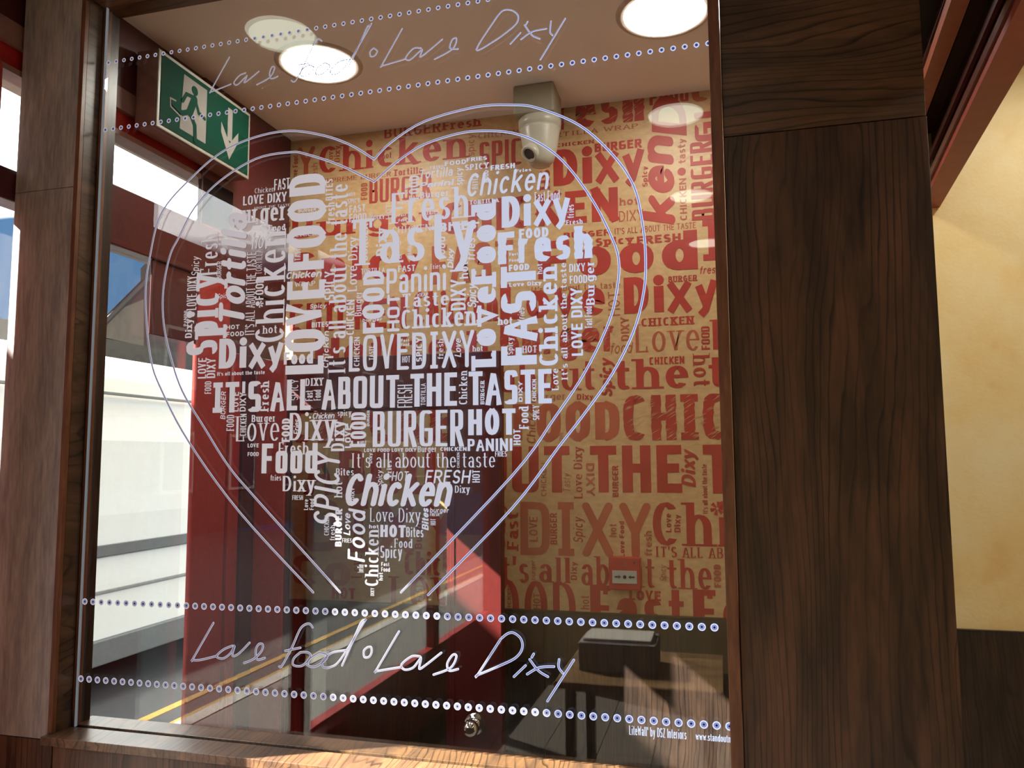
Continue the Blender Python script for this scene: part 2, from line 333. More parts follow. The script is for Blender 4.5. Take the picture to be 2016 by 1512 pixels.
def sample(st, p):
    pts = []
    for q in st:
        if q[0] == 'a':
            _, cx, cy, rx, ry, a0, a1 = q
            n = max(3, int(abs(a1-a0)/18))
            for i in range(n+1):
                a = math.radians(a0+(a1-a0)*i/n); c, s = math.cos(a), math.sin(a)
                pts.append((cx+rx*math.copysign(abs(c)**(2/p), c), cy+ry*math.copysign(abs(s)**(2/p), s)))
        else: pts.append(q)
    o = [pts[0]]
    for q in pts[1:]:
        if math.hypot(q[0]-o[-1][0], q[1]-o[-1][1]) > 1e-4: o.append(q)
    return o
def stroke(V, F, pts, w, wy=None, rnd=False, jit=0, rng=random):
    """ribbon along pts; w = thickness of upright strokes, wy = thickness of level strokes"""
    k = w/(wy or w); P = [(x, y*k) for x, y in pts]
    if len(P) < 2: return
    closed = math.hypot(P[0][0]-P[-1][0], P[0][1]-P[-1][1]) < 1e-6 and len(P) > 3
    if closed: P = P[:-1]
    n = len(P); h = w/2; b = len(V)
    for i in range(n):
        p = P[i]
        a = P[i-1] if (i > 0 or closed) else None
        c = P[(i+1) % n] if (i < n-1 or closed) else None
        def nrm(u, v):
            dx, dy = v[0]-u[0], v[1]-u[1]; l = math.hypot(dx, dy) or 1e-9
            return (-dy/l, dx/l)
        if a and c:
            n1, n2 = nrm(a, p), nrm(p, c); mx, my = n1[0]+n2[0], n1[1]+n2[1]; l = math.hypot(mx, my)
            if l < .5: mx, my, s = n1[0], n1[1], 1.0
            else:
                mx, my = mx/l, my/l; s = min(1/max(.2, mx*n1[0]+my*n1[1]), 2.6)
        else:
            mx, my = nrm(a, p) if a else nrm(p, c); s = 1.0
        hh = h*s*(1+rng.uniform(-jit, jit))
        V.append((p[0]+mx*hh, (p[1]+my*hh)/k)); V.append((p[0]-mx*hh, (p[1]-my*hh)/k))
    for i in range(n if closed else n-1):
        j = (i+1) % n; F.append((b+2*i, b+2*i+1, b+2*j+1, b+2*j))
    if rnd and not closed:
        for p in (P[0], P[-1]):
            c0 = len(V)
            for q in range(10): V.append((p[0]+h*math.cos(q*.6283), (p[1]+h*math.sin(q*.6283))/k))
            F.append(tuple(range(c0, c0+10)))
def layout(text, W, H, style):
    stem, con, ser, slant, pw, rnd, jit = ST[style]
    gap = .16 if ser else .13
    if style in ('R', 'R2'): gap = .04
    adv = []; tot = 0
    for ch in text:
        if ch == ' ': g = (.26, []); 
        else: g = (STENCIL.get(ch) if style == 'T' else None) or G[ch]
        ww = g[0]
        if ch == 'I' and (ser or style in ('O', 'U', 'K')): ww = .42
        if ch in 'il' and stem > .3: ww = .26
        adv.append((ch, ww, g[1])); tot += ww+gap
    tot -= gap
    s = W/tot; t = min(stem*.62*s, .34*H); th = min(t*con, .2*H)
    V = []; F = []; x = 0
    rng = random.Random(hash_(text))
    for ch, ww, sts in adv:
        gw = ww*s
        tt = min(t, gw*(.34 if ch in 'VWAXYKMNvwxykm' else .5 if ch not in "il'.I" else .95))
        def mp(p):
            return (x+tt/2+p[0]*(gw-tt), th/2+p[1]*(H-th))
        for st in sts:
            if st and st[0] == 'dot':
                cx, cy = mp((st[1], st[2])); r = max(tt*.56, .05*H); c0 = len(V)
                for q in range(14): V.append((cx+r*math.cos(q*.4488), cy+r*math.sin(q*.4488)))
                F.append(tuple(range(c0, c0+14))); continue
            raw = sample(st, pw)
            if jit > .2:
                rr = [raw[0]]
                for a, b in zip(raw, raw[1:]):
                    k = max(1, int(math.hypot(b[0]-a[0], b[1]-a[1])/.09))
                    rr += [(a[0]+(b[0]-a[0])*i/k, a[1]+(b[1]-a[1])*i/k) for i in range(1, k+1)]
                raw = rr
            pts = [mp(p) for p in raw]
            body = list(pts)
            if not rnd and raw[0] != raw[-1]:     # square the free ends out to the letter box
                for e, f in ((0, 1), (-1, -2)):
                    dx, dy = pts[e][0]-pts[f][0], pts[e][1]-pts[f][1]; l = math.hypot(dx, dy) or 1e-9
                    if ch in "CGSceasrftjgy" and abs(dx) < 3*abs(dy) and abs(dy) < 3*abs(dx): continue
                    ex = (tt/2*abs(dx)+th/2*abs(dy))/l
                    body[e] = (pts[e][0]+dx/l*ex, pts[e][1]+dy/l*ex)
            stroke(V, F, body, tt, th, rnd, jit*.5 if jit > .2 else 0, rng)
            if (ser or (style in ('O', 'U', 'K') and ch == 'I')) and raw[0] != raw[-1]:
                sl = min(tt*.55+.02*H, gw*.2) if style[0] == 'S' else min(tt*.5, gw*.22)
                sh = max(th*(.6 if style[0] == 'S' else 1.0), .018*H)
                for e, f in ((0, 1), (-1, -2)):
                    p, q = raw[e], raw[f]; dx, dy = abs(p[0]-q[0])*gw, abs(p[1]-q[1])*H
                    P = pts[e]
                    if dy > dx*.7 and (abs(p[1]) < .02 or abs(p[1]-1) < .02 or abs(p[1]-X) < .02 or abs(p[1]+.3) < .02) and ch not in 'tf':
                        yb = P[1]-th/2 if p[1] < q[1] else P[1]+th/2-sh
                        yb = max(yb, P[1]-th/2)
                        xl = P[0]-tt/2-sl; xr = P[0]+tt/2+(sl if not (ch in 'lhkbdnrmpiu' and p[1] > .1) else 0)
                        c0 = len(V); V += [(xl, yb), (xr, yb), (xr, yb+sh), (xl, yb+sh)]; F.append((c0, c0+1, c0+2, c0+3))
                    elif dx > dy and ch in 'EFTLZCSG' and (p[1] > .9 or p[1] < .1):
                        d = 1 if p[1] < .5 else -1; lw = tt*.45; L_ = .2*H
                        xx = P[0]; c0 = len(V); y0 = P[1]-d*th/2
                        V += [(xx-lw/2, y0), (xx+lw/2, y0), (xx+lw/2, y0+d*L_), (xx-lw/2, y0+d*L_)]; F.append((c0, c0+1, c0+2, c0+3))
        x += gw+gap*s
    if slant: V = [(a+(b-.35*H)*slant*.6, b) for a, b in V]
    return V, F
def hash_(s): return sum((i+1)*ord(c) for i, c in enumerate(s))
def word(name, spec, Y, mat, parent, dy=0.0):
    text, style, rot, px0, py0, px1, py1 = spec
    a, b = onY(px0, py0, Y), onY(px1, py1, Y)
    u0, v0, u1, v1 = a.x, a.z, b.x, b.z
    if rot == 0: W, H = u1-u0, v1-v0; f = lambda x, y: (u0+x, v0+y)
    elif rot == 1: W, H = v1-v0, u0-u1; f = lambda x, y: (u0-y, v0+x)
    else: W, H = v0-v1, u1-u0; f = lambda x, y: (u0+y, v0-x)
    V, F = layout(text, W, H, style)
    vs = []
    F2 = []                                     # crossing strokes lie a hair above one another
    for k, fc in enumerate(F):
        F2.append(tuple(range(len(vs), len(vs)+len(fc))))
        for i in fc: u, v = f(*V[i]); vs.append((u, Y-dy-.000012*(k % 23), v))
    return mesh(name, vs, F2, mat, parent)
def smooth_path(pts, k=6):
    o = []
    n = len(pts)
    for i in range(n-1):
        p0, p1, p2, p3 = pts[max(0, i-1)], pts[i], pts[i+1], pts[min(n-1, i+2)]
        for j in range(k):
            t = j/k
            o.append(tuple(.5*((2*p1[c])+(-p0[c]+p2[c])*t+(2*p0[c]-5*p1[c]+4*p2[c]-p3[c])*t*t+(-p0[c]+3*p1[c]-3*p2[c]+p3[c])*t**3) for c in (0, 1)))
    o.append(pts[-1]); return o
def ribbon(name, paths, Y, wpx, parent, k=6):
    """cut line: bright lips with a darker groove between them; one mesh"""
    V = []; F = []; idx = []
    for path in paths:
        pts = [(p.x, p.z) for p in (onY(x, y, Y) for x, y in path)]
        if len(pts) > 2 and k > 1: pts = smooth_path(pts, k)
        for ww, m, dy in ((wpx, 0, 0), (wpx*.46, 1, .0006)):
            v, f = [], []; stroke(v, f, pts, ww, None, True)
            b = len(V); V += [(a, Y-.0012-dy, c) for a, c in v]; F += [tuple(b+i for i in q) for q in f]; idx += [m]*len(f)
    return mesh(name, V, F, [M['engrave_edge'], M['engrave_core']], parent, idx=idx)

# ================================================================ THE SETTING
XL, XC, YB, YG, YF, ZC = -1.66, -1.82, 2.75, 1.68, 1.62, 2.942
ZS = .988                                     # top of the sill
# ---- floor, ceiling, back and side walls
fl_ = struct(box('floor', (-1.95, -3.0, -.1), (2.3, 2.9, -.004), plain('grout', (.25, .22, .18), .8)))
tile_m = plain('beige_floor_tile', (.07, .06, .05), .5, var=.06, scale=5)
tile_l = plain('pale_bounce_tile', (.52, .46, .38), .4, var=.06, scale=5)  # unseen lobby floor paled to bounce light onto ceiling and wallpaper
tm = tl = None
for i in range(14):
    for j in range(19):
        src = tl if j > 15 else tm
        if src is None:
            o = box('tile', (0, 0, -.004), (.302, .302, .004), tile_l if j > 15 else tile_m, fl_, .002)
            if j > 15: tl = o
            else: tm = o
        else: o = src.copy(); C.objects.link(o); o.parent = fl_
        o.location = (-1.94+i*.305, -2.98+j*.305, 0)
struct(box('ceiling', (-1.95, 1.70, ZC), (.60, 2.95, ZC+.1), M['ceil']))
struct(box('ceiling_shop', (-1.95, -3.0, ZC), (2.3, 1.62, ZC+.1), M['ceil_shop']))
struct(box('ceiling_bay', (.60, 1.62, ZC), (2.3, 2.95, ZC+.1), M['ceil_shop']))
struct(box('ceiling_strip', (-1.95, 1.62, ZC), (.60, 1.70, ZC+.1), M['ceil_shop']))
struct(box('sun_block_overhang', (-2.72, -6, 3.13), (-1.96, 8, 5.5), plain('overhang_render', (.35, .30, .25), .8)), 'unseen overhang added above the shopfront to block sun')  # unseen overhang added to stop sun entering the upper lights
wb = empty('wall_back'); struct(wb, 'back wall with printed wallpaper above dark wood panelling')
box('plaster_core', (XL-.1, YB+.01, 0), (2.3, YB+.15, ZC+.1), M['ceil'], wb)
zd = 1.114
paper_o = box('wallpaper', (XL-.05, YB, zd-.05), (.33, YB+.01, ZC+.05), M['paper'], wb)
yp = box('plaster_panel', (.33, YB-.002, zd-.02), (2.3, YB+.01, ZC+.05), M['plaster'], wb); yp['label'] = 'sponge-painted yellow plaster'
for i, (a, b) in enumerate(((XL, -.62), (-.617, .33), (.333, .99), (.993, 2.3))):
    p = box('panel', (a, YB-.016, 0), (b, YB+.005, zd), M['wood_dado'], wb, .0015)
box('capping', (XL, YB-.017, zd), (2.3, YB, zd+.004), M['wood_dado'], wb)
struct(box('wall_right', (2.3, -3.0, 0), (2.4, 2.9, ZC+.1), M['plaster']))
struct(box('wall_rear', (-1.95, -3.1, 0), (2.3, -3.0, ZC+.1), M['plaster']))
# ---- overhead beams to the right of the partition
bs = empty('trim_1'); struct(bs, 'red painted beams and soffit boards overhead')
def strip(name, pa, pb, pc, pd, z, t, mat, parent):
    """board running towards the camera: left edge pa-pb, right edge pc-pd, seen on its underside"""
    def ext(p, q):
        a, b = onZ(*p, z), onZ(*q, z); d = (b-a)/(b.y-a.y)
        return a+d*(YB-.005-a.y), a+d*(-.8-a.y)
    l0, l1 = ext(pa, pb); r0_, r1 = ext(pc, pd)
    lo = [l0, l1, r1, r0_]; return prism(name, lo, [v+Vector((0, 0, t)) for v in lo], mat, parent)
strip('beam_flange', (1833, 370), (2010, 0), (1837, 430), (2016, 127), 2.45, .05, M['beam'], bs)
strip('beam_flange', (1818, 160), (1873, 0), (1823, 227), (1910, 0), 2.60, .04, M['beam2'], bs)
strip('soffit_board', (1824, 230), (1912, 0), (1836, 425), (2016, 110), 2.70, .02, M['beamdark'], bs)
strip('soffit_board', (1700, 100), (1740, 0), (1826, 240), (1916, 0), 2.74, .02, M['black'], bs)  # black board stands in for unlit ceiling between the beams
strip('bead', (1829, 352), (1992, 0), (1831, 362), (2000, 0), 2.47, .02, M['maroon'], bs)
strip('bead', (1826, 322), (1965, 0), (1828, 332), (1975, 0), 2.55, .02, M['beamdark'], bs)
strip('bead', (1814, 140), (1866, 0), (1816, 150), (1869, 0), 2.63, .02, M['beamdark'], bs)
def web(p, q, z0_, z1_, mat):
    a, b = onZ(*p, z0_), onZ(*q, z0_); d = (b-a)/(b.y-a.y); a, b = a+d*(YB-.005-a.y), a+d*(-.8-a.y)
    lo = [a+Vector((-.012, 0, .03)), b+Vector((-.012, 0, .03)), b+Vector((-.004, 0, .03)), a+Vector((-.004, 0, .03))]
    prism('beam_web', lo, [Vector((v.x, v.y, z1_)) for v in lo], mat, bs)
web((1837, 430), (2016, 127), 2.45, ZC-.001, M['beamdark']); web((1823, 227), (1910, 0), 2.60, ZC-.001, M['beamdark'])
for px, py in ((1972, 62), (1884, 236)):
    p = onZ(px, py, 2.545); lathe('bolt_head', [(0, -.004), (.009, -.003), (.010, .006), (0, .006)], M['beamdark'], bs, 12, 'Z', (p.x, p.y, 2.545))

# ---- partition: laminate boards round the engraved pane
wp = empty('wall_partition'); struct(wp, 'dark walnut laminate partition with a glazed opening')
xp0, xs0, xs1 = -1.80, -1.6098, -1.5972
zj1, zj2 = 2.361, .973
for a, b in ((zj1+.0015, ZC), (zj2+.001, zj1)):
    box('panel', (xp0, YF, a), (xs0, YF+.115, b), M['wood_sheen'], wp, .001)
box('panel', (xp0, YF, .02), (-1.597, YF+.115, zj2-.001), M['wood_low'], wp, .001)
box('edge_strip', (xs0, YF-.002, ZS), (xs1, YF+.012, ZC), M['edge'], wp, .0015)
box('reveal', (xs1-.012, YF+.012, ZS), (xs1, YF+.058, 2.882), M['wood_reveal'], wp)
box('glazing_bead', (xs1, YG+.0005, ZS), (-1.5865, YG+.018, 2.882), M['edge'], wp)
box('rebate', (xs1, YG+.018, ZS), (xs1+.004, 1.735, 2.882), M['wood_dado'], wp)
box('reveal', (xs1-.012, YG+.010, ZS), (xs1, 1.735, 2.882), M['wood_dado'], wp)
box('head', (xs1, YF+.01, 2.884), (0, 1.735, 2.905), M['wood_h'], wp)
box('panel', (xs1, YF+.005, 2.905), (.022, 1.735, ZC), M['wood_h'], wp)
box('edge_strip', (-.0006, YF-.003, .5), (.0222, YG+.03, ZC), M['edge'], wp, .0012)
box('reveal', (.0, YG+.03, .5), (.018, 1.735, 2.884), M['edge'], wp)
zj = 2.3108
def vpanel(name, x0, x1, z0, z1, mat):
    return box(name, (x0, YF+.010, z0), (x1, YF+.115, z1), mat, wp, .0012)
vpanel('panel', .0243, .4055, zj+.001, ZC, M['wood_h'])
vpanel('panel', .0243, .4068, .02, zj-.001, M['wood_v'])
# sill in two boards with the glazing groove between, and the boards below
box('sill_board', (xs1-.012, YF-.022, ZS-.020), (.0, YG-.003, ZS), M['wood_sill'], wp, .001)
box('sill_board', (xs1-.012, YG+.013, ZS-.020), (.0, 1.76, ZS), M['wood_sill'], wp, .001)
box('sill_core', (xs1-.012, YG-.003, ZS-.020), (.0, YG+.013, ZS-.008), M['black'], wp)
box('panel', (-1.595, YF+.003, .02), (-.55, YF+.115, ZS-.021), M['wood_low'], wp, .001)
box('panel', (-.548, YF+.003, .02), (.022, YF+.115, ZS-.021), M['wood_low'], wp, .001)

# ---- shopfront, left
def shopfront(name, X_, y0, y1, posts, ztop, zw, ztr1, ztr0, zlow, label, d=.05, postm='red_lit', pd=.05):
    w_ = empty(name); struct(w_, label)
    xo = X_-d
    box('fascia_rail', (xo, y0, ztop+.14), (X_, y1, ZC), M['maroon'], w_)
    box('painted_rail', (xo, y0, ztop+.075), (X_+.004, y1, ztop+.14), M['pink'], w_)
    box('sign_board', (xo, y0, ztop+.010), (X_-.01, y1, ztop+.075), M['redbright'], w_)
    box('window_head', (xo, y0, ztop-.004), (X_+.006, y1, ztop+.012), M['pink'], w_)
    box('transom', (xo-.01, y0, ztr0), (X_+.012, y1, ztr1), M['maroon'], w_, .004)
    box('stall_riser', (xo, y0, 0), (X_+.01, y1, zlow), M[postm], w_, .004)
    for a, b in posts: box('post', (X_-pd, a, zlow), (X_+.010, b, ztop+.01), M[postm], w_, .006)
    return w_
za, zb, zc = onX(235, 265, XL).z, onX(235, 370, XL).z, onX(225, 485, XL).z
shopfront('wall_left', XL, 1.745, YB, [(1.745, 1.775), (2.188, 2.365)], za, 0, zb, zc, .5,
          'red painted timber shopfront of the entrance lobby', pd=.008)
za2, zb2, zc2 = onX(20, 140, XC).z, onX(20, 335, XC).z, onX(20, 398, XC).z
shopfront('wall_front', XC, -3.0, 1.745, [(-3.0, -2.7), (-1.55, -1.46), (.10, .19), (1.2, 1.575)], za2, 0, zb2, zc2, .45,  # last post is unseen, added to shade the pillar and sill
          'red painted timber shopfront of the dining room')
wl = bpy.data.objects['wall_left']
# corner build-up beside the door: frame, rebate, header panel above the open door
box('door_frame', (XL-.05, 2.365, 0), (XL+.022, 2.385, 2.03), M['red_lit'], wl, .003)
box('door_frame', (XL-.05, 2.385, 0), (XL-.012, 2.47, 2.03), M['red_lit'], wl)
box('door_frame', (XL-.05, 2.47, 0), (XL+.002, 2.735, 2.03), M['maroon'], wl, .003)
box('header_panel', (XL-.003, 1.975, 2.03), (XL+.004, 2.735, zc), M['maroon'], wl, .003)
box('header_panel', (XL-.008, 2.188, zb), (XL+.010, 2.735, ZC-.001), M['maroon'], wl, .003)
def pane(name, X_, y0, y1, z0, z1):
    o = box(name, (X_-.034, y0, z0), (X_-.030, y1, z1), M['pane']); struct(o); return o
pane('window_1', XL, 1.775, 2.188, zb, za)
pane('window_2', XL, 1.775, 2.188, .5, zc)
k = 3
for a, b in ((-2.7, -1.55), (-1.46, .10), (.19, 1.2), (1.575, 1.745)):
    pane('window_%d' % k, XC, a, b, zb2, za2); pane('window_%d' % (k+1), XC, a, b, .45, zc2); k += 2

# ---- open entrance door folded back against the lobby wall
dr = empty('door_1', (XL, 2.54, 0)); struct(dr, 'red painted glazed door standing open against the lobby wall')
YD = 2.54
zt = 2.015
xr = -.7172; xl = -1.655
zp = onY(700, 803, YD).z
def dbox(n, a, b, m, bev=.003): return box(n, a, b, M[m], dr, bev)
dbox('stile', (-.899, YD, .01), (xr, YD+.044, zt), 'red')
dbox('stile', (xl, YD, .01), (-1.530, YD+.044, zt), 'red_lit')  # left stile takes the lightened red to look lit
dbox('top_rail', (-1.530, YD, zp), (-.899, YD+.044, zt), 'maroon')
dbox('bottom_rail', (-1.530, YD, .01), (-.899, YD+.044, .45), 'red')
dbox('glazing_bead', (-.911, YD+.006, .45), (-.899, YD+.030, zp), 'red', .002)
dbox('glazing_bead', (-1.530, YD+.006, .45), (-1.518, YD+.030, zp), 'red', .002)
dbox('glazing_bead', (-1.518, YD+.006, zp-.012), (-.911, YD+.030, zp), 'red', .002)
dbox('bead_line', (-.886, YD-.003, .01), (-.881, YD+.002, zt-.01), 'red', .001)
dp = dbox('door_pane', (-1.518, YD+.016, .45), (-.911, YD+.020, zp), 'doorpane', 0)
kx, kz = onY(935, 1425, YD).x, onY(935, 1425, YD).z
kb = lathe('knob', [(0, -.072), (.010, -.071), (.020, -.066), (.0265, -.056), (.0275, -.045), (.024, -.034), (.015, -.026), (.011, -.020), (.011, -.004), (.013, 0)],
           M['chrome'], dr, 48, 'Y', (0, 0, 0))
for v in kb.data.vertices: v.co = Vector((v.co.x+kx-XL, (v.co.y if v.co.y < .02 else v.co.y), v.co.z+kz))
ys = [v.co.y for v in kb.data.vertices]
if max(ys) > .02:
    for v in kb.data.vertices: v.co.y = -v.co.y
rs = lathe('rose', [(0, .009), (.016, .009), (.027, .006), (.034, .001), (.035, -.001)], M['chrome'], dr, 48, 'Y', (0, 0, 0))
for v in rs.data.vertices: v.co = Vector((v.co.x+kx-XL, -abs(v.co.y), v.co.z+kz))
sp = box('strike_plate', (xr, YD+.008, kz-.02), (xr+.003, YD+.030, kz+.02), plain('brass', (.6, .45, .18), .25, metal=1), dr); sp['label'] = 'small brass latch plate on the door edge'

# ---- street outside
struct(box('pavement', (-3.30, -14, -.12), (-1.88, 22, -.02), plain('paving', (.12, .115, .105), .8, scale=8)), 'grey pavement outside the shop')
struct(box('kerb', (-3.42, -14, -.14), (-3.30, 22, -.015), plain('kerb_stone', (.35, .34, .31), .8, scale=12)))
rd = struct(box('road', (-14, -14, -.3), (-3.42, 22, -.10), plain('asphalt', (.025, .026, .027), .85, scale=20)), 'asphalt road outside')
ylm = plain('yellow_road_paint', (.30, .17, .02), .7, scale=20)
for a in (-3.55, -3.80): box('yellow_line', (a-.075, -14, -.101), (a, 22, -.096), ylm, rd)
def van():
    t = empty('white_van', (-5.2, 6.5, -.10)); thing(t, 'white panel van parked outside seen through the lobby window', 'van')
    wm = plain('white_car_paint', (.47, .48, .455), .25, var=.02)
    y0, y1 = 3.3, 8.9
    prof = [(-4.40, .35), (-4.38, .75), (-4.38, 1.25), (-4.42, 1.8), (-4.50, 2.28), (-4.60, 2.42), (-4.85, 2.50), (-5.6, 2.52), (-6.2, 2.42), (-6.32, 2.2), (-6.40, 1.3), (-6.40, .35)]
    a = [Vector((x, y0, z)) for x, z in prof]; b = [Vector((x, y1, z)) for x, z in prof]
    prism('body', a, b, wm, t)
    rub = plain('grey_rubber_trim', (.06, .065, .065), .6); gl_ = plain('dark_tinted_glass', (.03, .04, .045), .08)
    zz = onX(207, 1083, -4.38).z
    box('side_moulding', (-4.375, y0+.02, zz-.045), (-4.36, y1-.02, zz+.04), rub, t, .005)
    zz = onX(222, 775, -4.42).z
    box('roof_rail', (-4.425, y0+.02, zz-.012), (-4.405, y1-.02, zz+.012), plain('roof_gutter', (.13, .14, .13), .4), t, .004)
    zz = onX(205, 1165, -4.38).z
    box('door_crease', (-4.383, y0+.02, zz-.012), (-4.370, y1-.02, zz+.012), plain('crease_shadow_gap', (.13, .13, .125), .5), t, .004)
    box('sill_skirt', (-4.46, y0+.05, .18), (-4.36, y1-.05, .36), rub, t, .01)
    for yy in (4.2, 7.7):
        for xx, s in ((-4.42, 1), (-6.38, -1)):
            wv = lathe('wheel', [(0, -.10), (.20, -.10), (.22, -.11), (.33, -.11), (.34, -.08), (.34, .08), (.33, .11), (.22, .11), (.20, .10), (0, .10)], rub, t, 28, 'X', (0, 0, 0))
            wv.data.transform(Matrix.Translation((xx+5.2-.06*s, yy-6.5, .34)))
            hb = lathe('hub_cap', [(0, .115), (.06, .114), (.19, .10), (.20, .085)], plain('steel_hub', (.4, .4, .4), .3, metal=.8), wv, 24, 'X', (0, 0, 0))
            hb.data.transform(Matrix.Translation((xx+5.2-.06*s, yy-6.5, .34)))
    for s in (0,): box('tail_lamp', (-4.60, y0-.012, .9), (-4.42, y0+.02, 1.5), plain('red_lamp_lens', (.4, .02, .02), .2), t, .005)
van()
def building(name, pts, X_, depth, mat, label, extra):
    t = empty(name, (X_, 8, 0)); thing(t, label, 'building')
    a = [onX(px, py, X_) for px, py in pts]; a = [Vector((X_, p.y, p.z)) for p in a]
    prism('wall', a, [v+Vector((-5, 6.6, 0)) for v in a], mat, t)
    extra(t); return t
def ex1(t):
    cr = plain('cream_render', (.045, .036, .024), .8, scale=4)
    q = [onX(px, py, -9.0) for px, py in ((196, 634), (222, 612), (277, 590), (277, 682), (196, 664))]
    q = [Vector((-9.0, p.y, p.z)) for p in q]; prism('render_panel', [v+Vector((.06, 0, 0)) for v in q], q, cr, t)
    q = [onX(px, py, -9.0) for px, py in ((190, 640), (278, 553), (278, 543), (190, 630))]
    q = [Vector((-9.0, p.y, p.z)) for p in q]; prism('roof_edge', [v+Vector((.15, 0, 0)) for v in q], [v+Vector((-4.9, 6.6, 0)) for v in q], plain('slate', (.005, .005, .006), .8), t)
building('brick_house', [(190, 760), (190, 640), (277, 553), (277, 528), (300, 505), (400, 420), (480, 470), (560, 560), (560, 760)], -9.0, 6, plain('dark_brick', (.011, .005, .0045), .9, scale=14), 'dark red brick house across the street seen through the lobby window', ex1)
hd = box('garden_wall', (-7.3, 2.0, -.1), (-7.0, 22, onX(300, 684, -7.0).z), plain('hedge_green', (.006, .007, .005), .9, scale=10)); thing(hd, 'low dark wall topped by hedge across the street behind the van', 'wall')
# terrace on the camera side of the street, seen only as a reflection in the pane
tb = empty('terrace_house', (-12, -4, 0)); thing(tb, 'long dark terrace across the street mirrored in the pane', 'building')
tbm = plain('pale_render', (.045, .038, .034), .85, scale=5)
box('wall', (-18, -48, -.1), (-12, -2.2, 6.0), tbm, tb)
prism('roof', [Vector((-11.7, -48, 6)), Vector((-18.3, -48, 6)), Vector((-15, -48, 7.3))], [Vector((-11.7, -2.0, 6)), Vector((-18.3, -2.0, 6)), Vector((-15, -2.0, 7.3))], plain('slate_roof', (.02, .02, .024), .8), tb)
for y in (-27.5, -25, -22.5, -20, -17.5, -15, -12.5, -10, -7.5, -5): 
    for z in (.9, 3.3): 
        f_ = box('window', (-12.02, y, z), (-11.96, y+1.1, z+1.4), M['white'], tb); box('window_glass', (-11.97, y+.08, z+.08), (-11.94, y+1.02, z+1.32), plain('dark_glass', (.03, .04, .05), .05), f_)

def truck():  # out of view, added to keep low sun out of the lobby
    t = empty('sun_block_truck', (-5.4, 1.4, -.1)); thing(t, 'unseen tall white box truck added at the kerb to block low sun', 'truck')
    wm = plain('white_truck_panel', (.30, .30, .29), .4, var=.03, scale=2); dk = plain('black_chassis', (.03, .03, .03), .6)
    box('cargo_box', (-6.6, .10, .95), (-4.40, 2.1, 4.10), wm, t, .03)
    for y in (.06, 2.06): box('corner_rail', (-4.42, y, .90), (-4.38, y+.08, 4.12), M['white'], t)
    prof = [(3.05, .5), (2.1, .5), (2.1, 2.5), (2.5, 2.5), (2.85, 2.3), (3.05, 1.35)]
    prism('cab', [Vector((-6.5, y, z)) for y, z in prof], [Vector((-4.5, y, z)) for y, z in prof], wm, t)
    box('cab_window', (-4.51, 2.2, 1.45), (-4.49, 2.7, 2.15), plain('cab_glass', (.03, .04, .05), .05), t)
    box('chassis', (-6.3, .15, .55), (-4.7, 2.2, .95), dk, t)
    for yy in (.75, 2.55):
        for xx in (-4.62, -6.38):
            wv = lathe('wheel', [(0, -.12), (.24, -.12), (.26, -.14), (.38, -.14), (.40, -.1), (.40, .1), (.38, .14), (.26, .14), (.24, .12), (0, .12)], dk, t, 28, 'X')
            wv.data.transform(Matrix.Translation((xx+5.4, yy-1.4, .40)))
truck()

# ================================================================ THE THINGS
# ---- ceiling downlights
def lamp(name, x, y, r, label, group, lm):
    z = ZC
    t = empty(name, (x, y, z)); thing(t, label, 'ceiling light', group)
    lathe('trim_ring', [(r, -.001), (r*1.01, -.006), (r*1.16, -.005), (r*1.2, -.001), (r*1.2, .002)], M['lamptrim'], t, 56)
    lathe('diffuser', [(0, -.0035), (r*.6, -.0035), (r*1.005, -.002)], lm, t, 56)
for (px, py), lb in (((628, 125), 'round recessed ceiling light shining above the exit sign corner of the lobby'), ((1308, 25), 'round recessed ceiling light at the top right of the glass')):
    p = onZ(px, py, ZC); lamp('downlight', p.x, p.y, .118, lb, 'lobby downlights', M['lamp2'])
for x, y, lb in ((-1.258, 1.35, 'round shop ceiling light mirrored at the upper left of the pane'),
                 (-.13, .45, 'round shop ceiling light mirrored highest on the right of the pane'),
                 (-.109, -.51, 'round shop ceiling light mirrored second on the right of the pane'),
                 (-.053, -1.42, 'round shop ceiling light mirrored lowest on the right of the pane')):
    lamp('downlight', x, y, .102, lb, 'shop downlights', M['lamp'])

for x, y, lb in ((1.75, 1.0, 'middle'), (1.75, -.4, 'nearest'), (1.02, 2.21, 'farthest')): lamp('downlight', x, y, .102, lb+' of the three unseen round ceiling lights added to brighten the yellow wall side', 'added fill downlights', M['lamp2'])  # unseen lamps added as fill for the yellow wall and wallpaper
# ---- running man exit sign
XS = XL+.085
es = empty('exit_sign', (XL, 2.1, 2.75)); thing(es, 'green emergency exit sign with running man and down arrow, high on the lobby shopfront', 'exit sign')
y0, y1, z0, z1 = 1.872, 2.340, 2.628, 2.868
box('housing', (XL+.008, y0, z0), (XS-.006, y1, z1), M['pink'], es, .004)
box('frame', (XS-.006, y0, z0), (XS, y1, z1), plain('sign_rim', (.24, .21, .17), .5), es, .003)
box('sign_face', (XS-.001, y0+.012, z0+.012), (XS+.0015, y1-.012, z1-.012), M['signgreen'], es)
def facepoly(name, polys, strokes, mat, dx, parent):
    V = []; F = []
    for pl in polys:
        b = len(V); V += pl; F.append(tuple(range(b, b+len(pl))))
    for pts, w_ in strokes: stroke(V, F, pts, w_, None, True)
    sc_ = z1-z0-.024; yy = y0+.012
    vs = []; F2 = []
    for k, fc in enumerate(F):
        F2.append(tuple(range(len(vs), len(vs)+len(fc))))
        vs += [(XS+.0015+dx+.00002*k-XL, yy+V[i][0]*sc_-2.1, z0+.012+V[i][1]*sc_-2.75) for i in fc]
    return mesh(name, vs, F2, mat, es)
